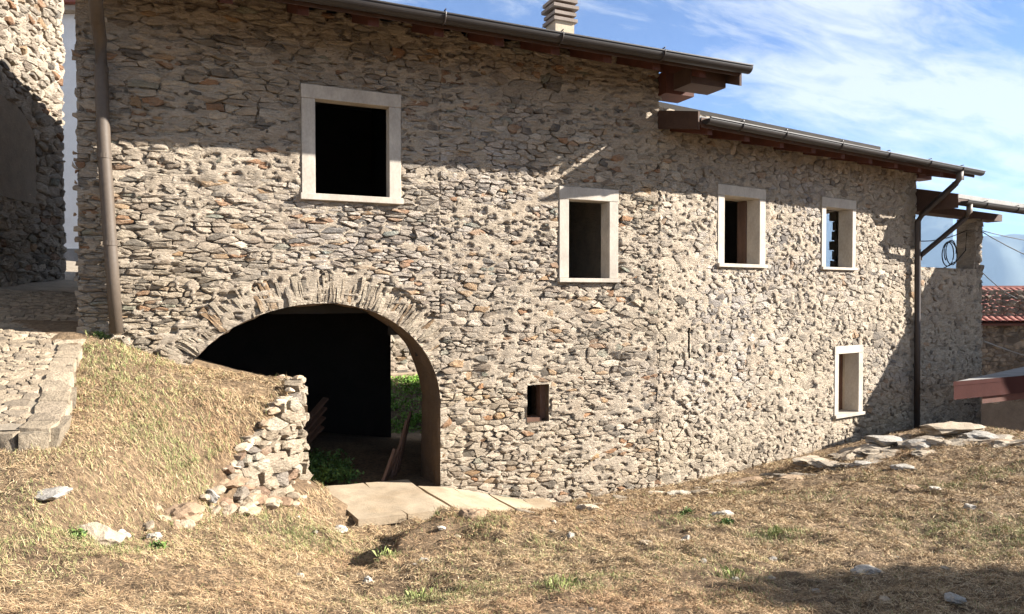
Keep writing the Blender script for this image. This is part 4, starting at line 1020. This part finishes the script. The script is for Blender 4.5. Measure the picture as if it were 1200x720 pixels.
MB().box(A_+fd*0.0+fb*0.045+np.array([0, 0, -0.34]), fb*5.2, fd*0.03, (0, 0, 0.21)).build('side_fascia', M['fascia'], sh)
MB().box(A_+fd*0.75+fb*0.2+np.array([0, 0, -0.48]), fd*4.4+slope*4.4, fb*0.2, (0, 0, 0.13)).build('beam', M['wood'], sh)
MB().box(A_+fd*2.6+fb*0.5+np.array([0, 0, -3.0]), fd*3.3, fb*4.0, (0, 0, 2.60)).build('wall', M['mortar'], sh)
# neighbouring house just out of frame whose gable shades the wing
gh = thing('gabled_house', 'tall gabled stone house standing beyond the slope on the right', 'house', (20.5, 0.5, -2))
SH = np.array(SUN)/math.cos(SUN_EL); E1 = PR(5.1, -0.1, 0)+SH*8.0; G1 = PR(8.4, 3.3, 0)+SH*3.6
GZ0, GZ1 = float(E1[2]), float(G1[2]); E1 = E1*np.array([1, 1, 0]); G1 = G1*np.array([1, 1, 0])
hd = (G1-E1); hl = np.linalg.norm(hd); hd /= hl; hr_ = np.array([0.96, -0.28, 0.0])
pass
prof_ = [(0.25, -4), (0.25, GZ0-0.1), (hl, GZ1-0.15), (hl+0.9, GZ1-0.2), (hl+0.9, -4)]
MB().prof(prof_, E1+hr_*0.5, E1+hr_*8.0, hd, (0, 0, 1)).build('wall', M['mortar'], gh)
MB().prof([(0, GZ0-0.12), (hl, GZ1-0.12), (hl+1.0, GZ1-0.16), (hl+1.0, GZ1-0.04), (hl, GZ1), (0, GZ0)], E1, E1+hr_*8.4, hd, (0, 0, 1)).build('roof', M['slate'], gh)
# cable coil and wires
def catenary(a, b, sag, n=14): return [np.array(a)+(np.array(b)-np.array(a))*t-np.array([0, 0, sag*4*t*(1-t)]) for t in np.linspace(0, 1, n)]
cp = PR(9.30, 3.42, -0.25); rr_ = 0.27; pc = []
for k in range(70):
    t = k/69*2*math.pi*2.6; r_ = rr_*(1+0.07*math.sin(t*0.77)); pc.append(cp+DR*r_*math.cos(t)+np.array([0, 0, r_*math.sin(t)*1.0])+NR*0.05*math.sin(t*0.4))
o = MB().tube(pc, 0.012, 6).build('cable_coil', M['cable'], smooth=True); tag(o, 'coil of black cable hanging beside the terrace pillar', 'cable coil')
o = MB().tube(catenary(PR(7.34, 3.62, -0.1), PR(9.95, 3.97, -0.2), 0.1)+[PR(9.9, 3.5, -0.2), PR(9.5, 3.25, -0.2), PR(8.9, 3.07, -0.2)], 0.011, 6).build('cable', M['cable'], smooth=True); tag(o, 'thin black cable looping from the wing wall to the pillar', 'cable')
o = MB().tube(catenary(PR(10.30, 3.98, -0.1), at_depth(1330, 330, 20), 0.3), 0.012, 6).build('wire', M['cable'], smooth=True); tag(o, 'lower black wire sloping away from the pillar head', 'wire')
o = MB().tube(catenary(PR(10.30, 3.99, -0.12), at_depth(1330, 288, 22), 0.2), 0.010, 6).build('wire', M['cable'], smooth=True); tag(o, 'upper nearly level wire leaving the pillar head', 'wire')
o = MB().tube(catenary(PR(10.33, 1.42, 0.02), at_depth(1300, 440, 19), 0.1), 0.014, 6).build('wire', M['wire'], smooth=True); tag(o, 'pale wire crossing in front of the red tiled house', 'wire')
o = MB().tube(catenary(PR(10.32, 3.2, -0.2), at_depth(1192, 350, 25), 0.1), 0.012, 6).build('wire', M['cable'], smooth=True); tag(o, 'thin wire dropping from the terrace to the red tiled roof', 'wire')

# tree just out of frame that shades the near corner of the slope
tr = thing('tree', 'leafy tree beside the slope outside the right of the view', 'tree', (10.2, -9.2, 0.4))
MB().tube([(10.2, -9.2, 0.2), (10.25, -9.25, 1.9), (10.1, -9.2, 3.7)], [0.13, 0.10, 0.05], 10).build('trunk', M['bark'], tr)
for a in range(6):
    t = a*1.05; MB().tube([(10.22, -9.22, 2.3+0.15*a), (10.2+0.6*math.cos(t), -9.2+0.6*math.sin(t), 2.9+0.15*a), (10.2+1.1*math.cos(t), -9.2+1.1*math.sin(t), 3.4+0.15*a)], [0.06, 0.04, 0.015], 7).build('limb', M['bark'], tr)
cs_ = []
while len(cs_) < 75:
    d = rg.uniform(-1, 1, 3)
    if np.linalg.norm(d) < 1: cs_.append((10.15+d[0]*0.95, -9.7+d[1]*1.6, 3.6+d[2]*0.95))
leaves('crown', cs_, [(0.42, 0.42, 0.34)]*75, 32000, 0.06, GR, 12, tr)

# ------------------------------------------------------------------ grass
def grass():
    rg = np.random.default_rng(77); n = 1150000
    # sample the visible slope, denser near the eye
    z = 2.9*(13.0/2.9)**(rg.random(n)**0.8); xx = rg.uniform(-0.95, 0.95, n)
    p = CAM[None, :2]+z[:, None]*(np.array([math.sin(YAW), math.cos(YAW)])[None]+xx[:, None]*RT[None, :2])
    x, y = p[:, 0], p[:, 1]
    keep = (y < 0.10+np.where(x > 6.4, (x-6.4)*0.155, 0)) & (x > -4.5)
    keep &= ~((x > 1.42) & (x < 4.9) & (y > -0.86-0.10*vnoise(x*4, y*4, seed=15)-0.05*np.sin(x*9)+np.where(x > 3.3, (x-3.3)*0.35, 0)) & (poly_sd(x, y, BANK) < 0))
    keep &= poly_sd(x, y, LANE) < -0.0
    sdb = poly_sd(x, y, BANK); keep &= ~((sdb < 0.02) & (sdb > -0.22) & (y > -1.9))
    bare = fbm(x*1.7, y*1.7, oc=3, seed=61); keep &= (rg.random(n) < np.clip(1.1-1.2*np.maximum(bare, 0), 0.2, 1)*np.clip(0.75+0.9*fbm(x*7, y*7, oc=2, seed=63), 0.25, 1)+np.where(x < 1.2, 0.12, 0.0))
    keep &= ~((x > 9.5) & (y > -1.2) & (rg.random(n) < 0.6))
    x, y, z = x[keep], y[keep], z[keep]; n = len(x)
    h0 = ground_z(x, y)
    green = np.clip(fbm(x*0.9, y*0.9, oc=3, seed=71)*1.0-0.35, 0, 1)*0.6
    for (px, py, r, s) in GREEN:
        q = spot(px, py); green = np.maximum(green, s*np.exp(-(((x-q[0])**2+(y-q[1])**2)/(1.25*r)**2)))
    isg = rg.random(n) < green*0.75+0.02
    red = np.clip(fbm(x*0.7+9, y*0.7, oc=2, seed=81)-0.15, 0, 1)
    L = rg.uniform(0.02, 0.07, n)*np.where(isg, 0.8, 1.0)*np.clip(z/6, 0.75, 1.3); wd = rg.uniform(0.0008, 0.0016, n)*np.clip(z/3.8, 0.9, 2.8)
    az = rg.uniform(0, 2*math.pi, n)+math.pi*(rg.random(n) < 0.5); el = np.where(isg, rg.uniform(0.4, 1.3, n), np.abs(rg.normal(0.03, 0.28, n)))
    dx, dy, dz = np.cos(az)*np.cos(el), np.sin(az)*np.cos(el), np.sin(el)
    gxn = (ground_z(x+0.08, y, True)-h0)/0.08; gyn = (ground_z(x, y+0.08, True)-h0)/0.08
    dz = dz+np.clip(dx*gxn+dy*gyn, -0.9, 0.9)
    b = np.stack([x, y, h0+rg.uniform(0.0, 0.022, n)], 1); d = np.stack([dx, dy, dz], 1)
    sx = np.stack([-np.sin(az), np.cos(az), rg.normal(0, 0.5, n)], 1); sx /= np.linalg.norm(sx, axis=1)[:, None]; sx *= wd[:, None]
    bend = np.stack([rg.normal(0, .25, n), rg.normal(0, .25, n), rg.normal(0.0, 0.12, n)], 1)
    m = b+d*L[:, None]*0.5+bend*L[:, None]*0.3; t = b+d*L[:, None]
    V = np.stack([b-sx, b+sx, m+sx*0.8, m-sx*0.8, t], 1).reshape(-1, 3).astype(np.float32)
    straw = np.array([(0.43, 0.31, 0.175), (0.355, 0.245, 0.135), (0.51, 0.395, 0.245), (0.275, 0.18, 0.10), (0.17, 0.108, 0.06)])[rg.choice(5, n, p=[.3, .27, .15, .18, .10])]
    straw = straw*(1-0.5*red[:, None])+np.array([0.30, 0.165, 0.085])*0.5*red[:, None]
    gc = np.array([(0.21, 0.235, 0.085), (0.15, 0.175, 0.06), (0.28, 0.28, 0.12)])[rg.integers(0, 3, n)]
    c = np.where(isg[:, None], gc, straw)*rg.uniform(0.75, 1.2, n)[:, None]
    me = bpy.data.meshes.new('dry_grass'); me.vertices.add(5*n); me.vertices.foreach_set('co', V.ravel())
    k = np.arange(n)[:, None]*5
    lv = np.concatenate([k+np.array([0, 1, 2, 3]), k+np.array([3, 2, 4])], 1).astype(np.int32)
    me.loops.add(7*n); me.loops.foreach_set('vertex_index', lv.ravel())
    me.polygons.add(2*n); ls = (np.arange(n)[:, None]*7+np.array([0, 4])).astype(np.int32); me.polygons.foreach_set('loop_start', ls.ravel())
    me.update(calc_edges=True)
    ca = me.color_attributes.new('Col', 'FLOAT_COLOR', 'POINT'); cc = np.ones((5*n, 4), np.float32); cc[:, :3] = np.repeat(c, 5, 0); ca.data.foreach_set('color', cc.ravel())
    me.materials.append(M['blade']); o = bpy.data.objects.new('dry_grass', me); COL.objects.link(o); o['kind'] = 'stuff'
    pass
GREEN = [(110, 425, 0.5, .8), (205, 535, 0.35, .9), (75, 625, 0.35, .8), (145, 600, 0.3, .6), (340, 625, 0.4, .8), (425, 600, 0.35, .55), (450, 655, 0.12, .9), (905, 632, 0.22, 1), (855, 675, 0.25, .9), (660, 690, 0.2, .9),
         (790, 610, 0.3, .6), (1105, 620, 0.4, .5), (1190, 630, 0.5, .6), (640, 640, 0.3, .4), (490, 705, 0.2, .9), (715, 680, 0.12, .8), (870, 580, 0.3, .5), (1105, 570, 0.2, .6), (170, 470, 0.5, .5), (40, 650, 0.3, .6), (560, 615, 0.3, .5)]
grass()
# weeds one can point at
WEED = [(905, 632, 0.12, 'bright green grass tuft beside the pale stone on the slope', 0), (178, 645, 0.11, 'dark green leafy weed between the white stones on the bank', 1), (90, 632, 0.09, 'dark leafy weed left of the large brown boulder', 1),
        (655, 693, 0.10, 'yellow green weed at the bottom middle of the slope', 0), (855, 678, 0.11, 'pale green tuft above the shaded corner', 0), (452, 655, 0.10, 'green tuft growing in the shadow of the turf edge', 0),
        (806, 603, 0.09, 'low dark weed above the small upright grey stone', 1), (850, 617, 0.09, 'low weed beside the split pinkish stone', 1), (490, 708, 0.09, 'small grass tuft nearest the photographer at the bottom', 0), (118, 398, 0.12, 'green weed between the house corner and the whitish block', 1), (1185, 511, 0.10, 'thin grass tuft standing on the crest of the slope', 0)]
for k, (px, py, r, lab, kind) in enumerate(WEED):
    p = spot(px, py); r *= 0.85
    if kind == 0:
        mb = MB(); rr = random.Random(k)
        V = []; F = []; C = []
        for j in range(45):
            a = rr.uniform(0, 6.28); q = rr.random()**0.6*r; L = rr.uniform(0.03, 0.085); bx, by = p[0]+q*math.cos(a), p[1]+q*math.sin(a); az = rr.uniform(0, 6.28); le = rr.uniform(0.15, 0.7)
            b = len(V); w = 0.0026; s = (-math.sin(az)*w, math.cos(az)*w)
            V += [(bx-s[0], by-s[1], p[2]-0.01), (bx+s[0], by+s[1], p[2]-0.01), (bx+math.cos(az)*L*le*.5, by+math.sin(az)*L*le*.5, p[2]+L*.7), (bx+math.cos(az)*L*le, by+math.sin(az)*L*le, p[2]+L*.85)]
            F += [(b, b+1, b+2), (b+1, b+3, b+2)]; c = rr.choice([(0.27, 0.30, 0.10), (0.32, 0.34, 0.14), (0.20, 0.24, 0.08)]); C += [c]*4
        o = link('grass_tuft', V, F, M['leaf'], cols=np.array(C)); tag(o, lab, 'grass tuft')
    else:
        cs_ = [(p[0]+rg.normal()*r*0.35, p[1]+rg.normal()*r*0.35, p[2]+abs(rg.normal())*r*0.4) for _ in range(9)]
        o = leaves('weed', cs_, [(r*.6, r*.6, r*.35)]*9, 260, 0.016, [(0.09, 0.15, 0.035), (0.06, 0.11, 0.03), (0.14, 0.19, 0.05)], 100+k); tag(o, lab, 'weed')

# ------------------------------------------------------------------ mountains and air
def ridge(name, az0, az1, dist, heights, base, seed):
    n, m = 160, 24; V = []; F = []
    for i in range(n+1):
        t = i/n; a = math.radians(az0+(az1-az0)*t); h = float(np.interp(t, np.linspace(0, 1, len(heights)), heights))
        for j in range(m+1):
            k = j/m; rr = dist*(1-0.28*k); z = base+(h-base)*(1-k)**1.15
            z += 0.10*(h-base)*float(fbm(np.array(t*14.0), np.array(k*3.0), oc=5, seed=seed))*(1-k*0.5)*(0.35+0.65*min(1, 4*k+0.25))
            V.append((CAM[0]+rr*math.sin(a), CAM[1]+rr*math.cos(a), z))
    for i in range(n):
        for j in range(m): b = i*(m+1)+j; F.append((b, b+m+1, b+m+2, b+1))
    o = link(name, V, F, M['mountain'], smooth=True); o['kind'] = 'structure'; return o
ridge('mountain', 52, 100, 9000, [640, 560, 430, 330, 250, 100], -900, 3)
ridge('mountain', -45, 10, 8500, [300, 450, 560, 640, 420, 300], -900, 5)
ridge('mountain', 5, 56, 9200, [300, 240, 420, 760, 1000, 1150], -900, 7)
hm = bpy.data.materials.new('haze'); hm.use_nodes = True; ht = hm.node_tree; ht.nodes.clear()
pv_ = N(ht, 'ShaderNodeVolumePrincipled', {'Color': (0.48, 0.70, 1.0, 1), 'Density': 0.00006, 'Anisotropy': 0.0}); ho = N(ht, 'ShaderNodeOutputMaterial'); ht.links.new(pv_.outputs[0], ho.inputs['Volume'])
hz_ = MB().box((-10500, -10500, -1600), (21000, 0, 0), (0, 21000, 0), (0, 0, 3000)).build('haze', hm); hz_['kind'] = 'stuff'
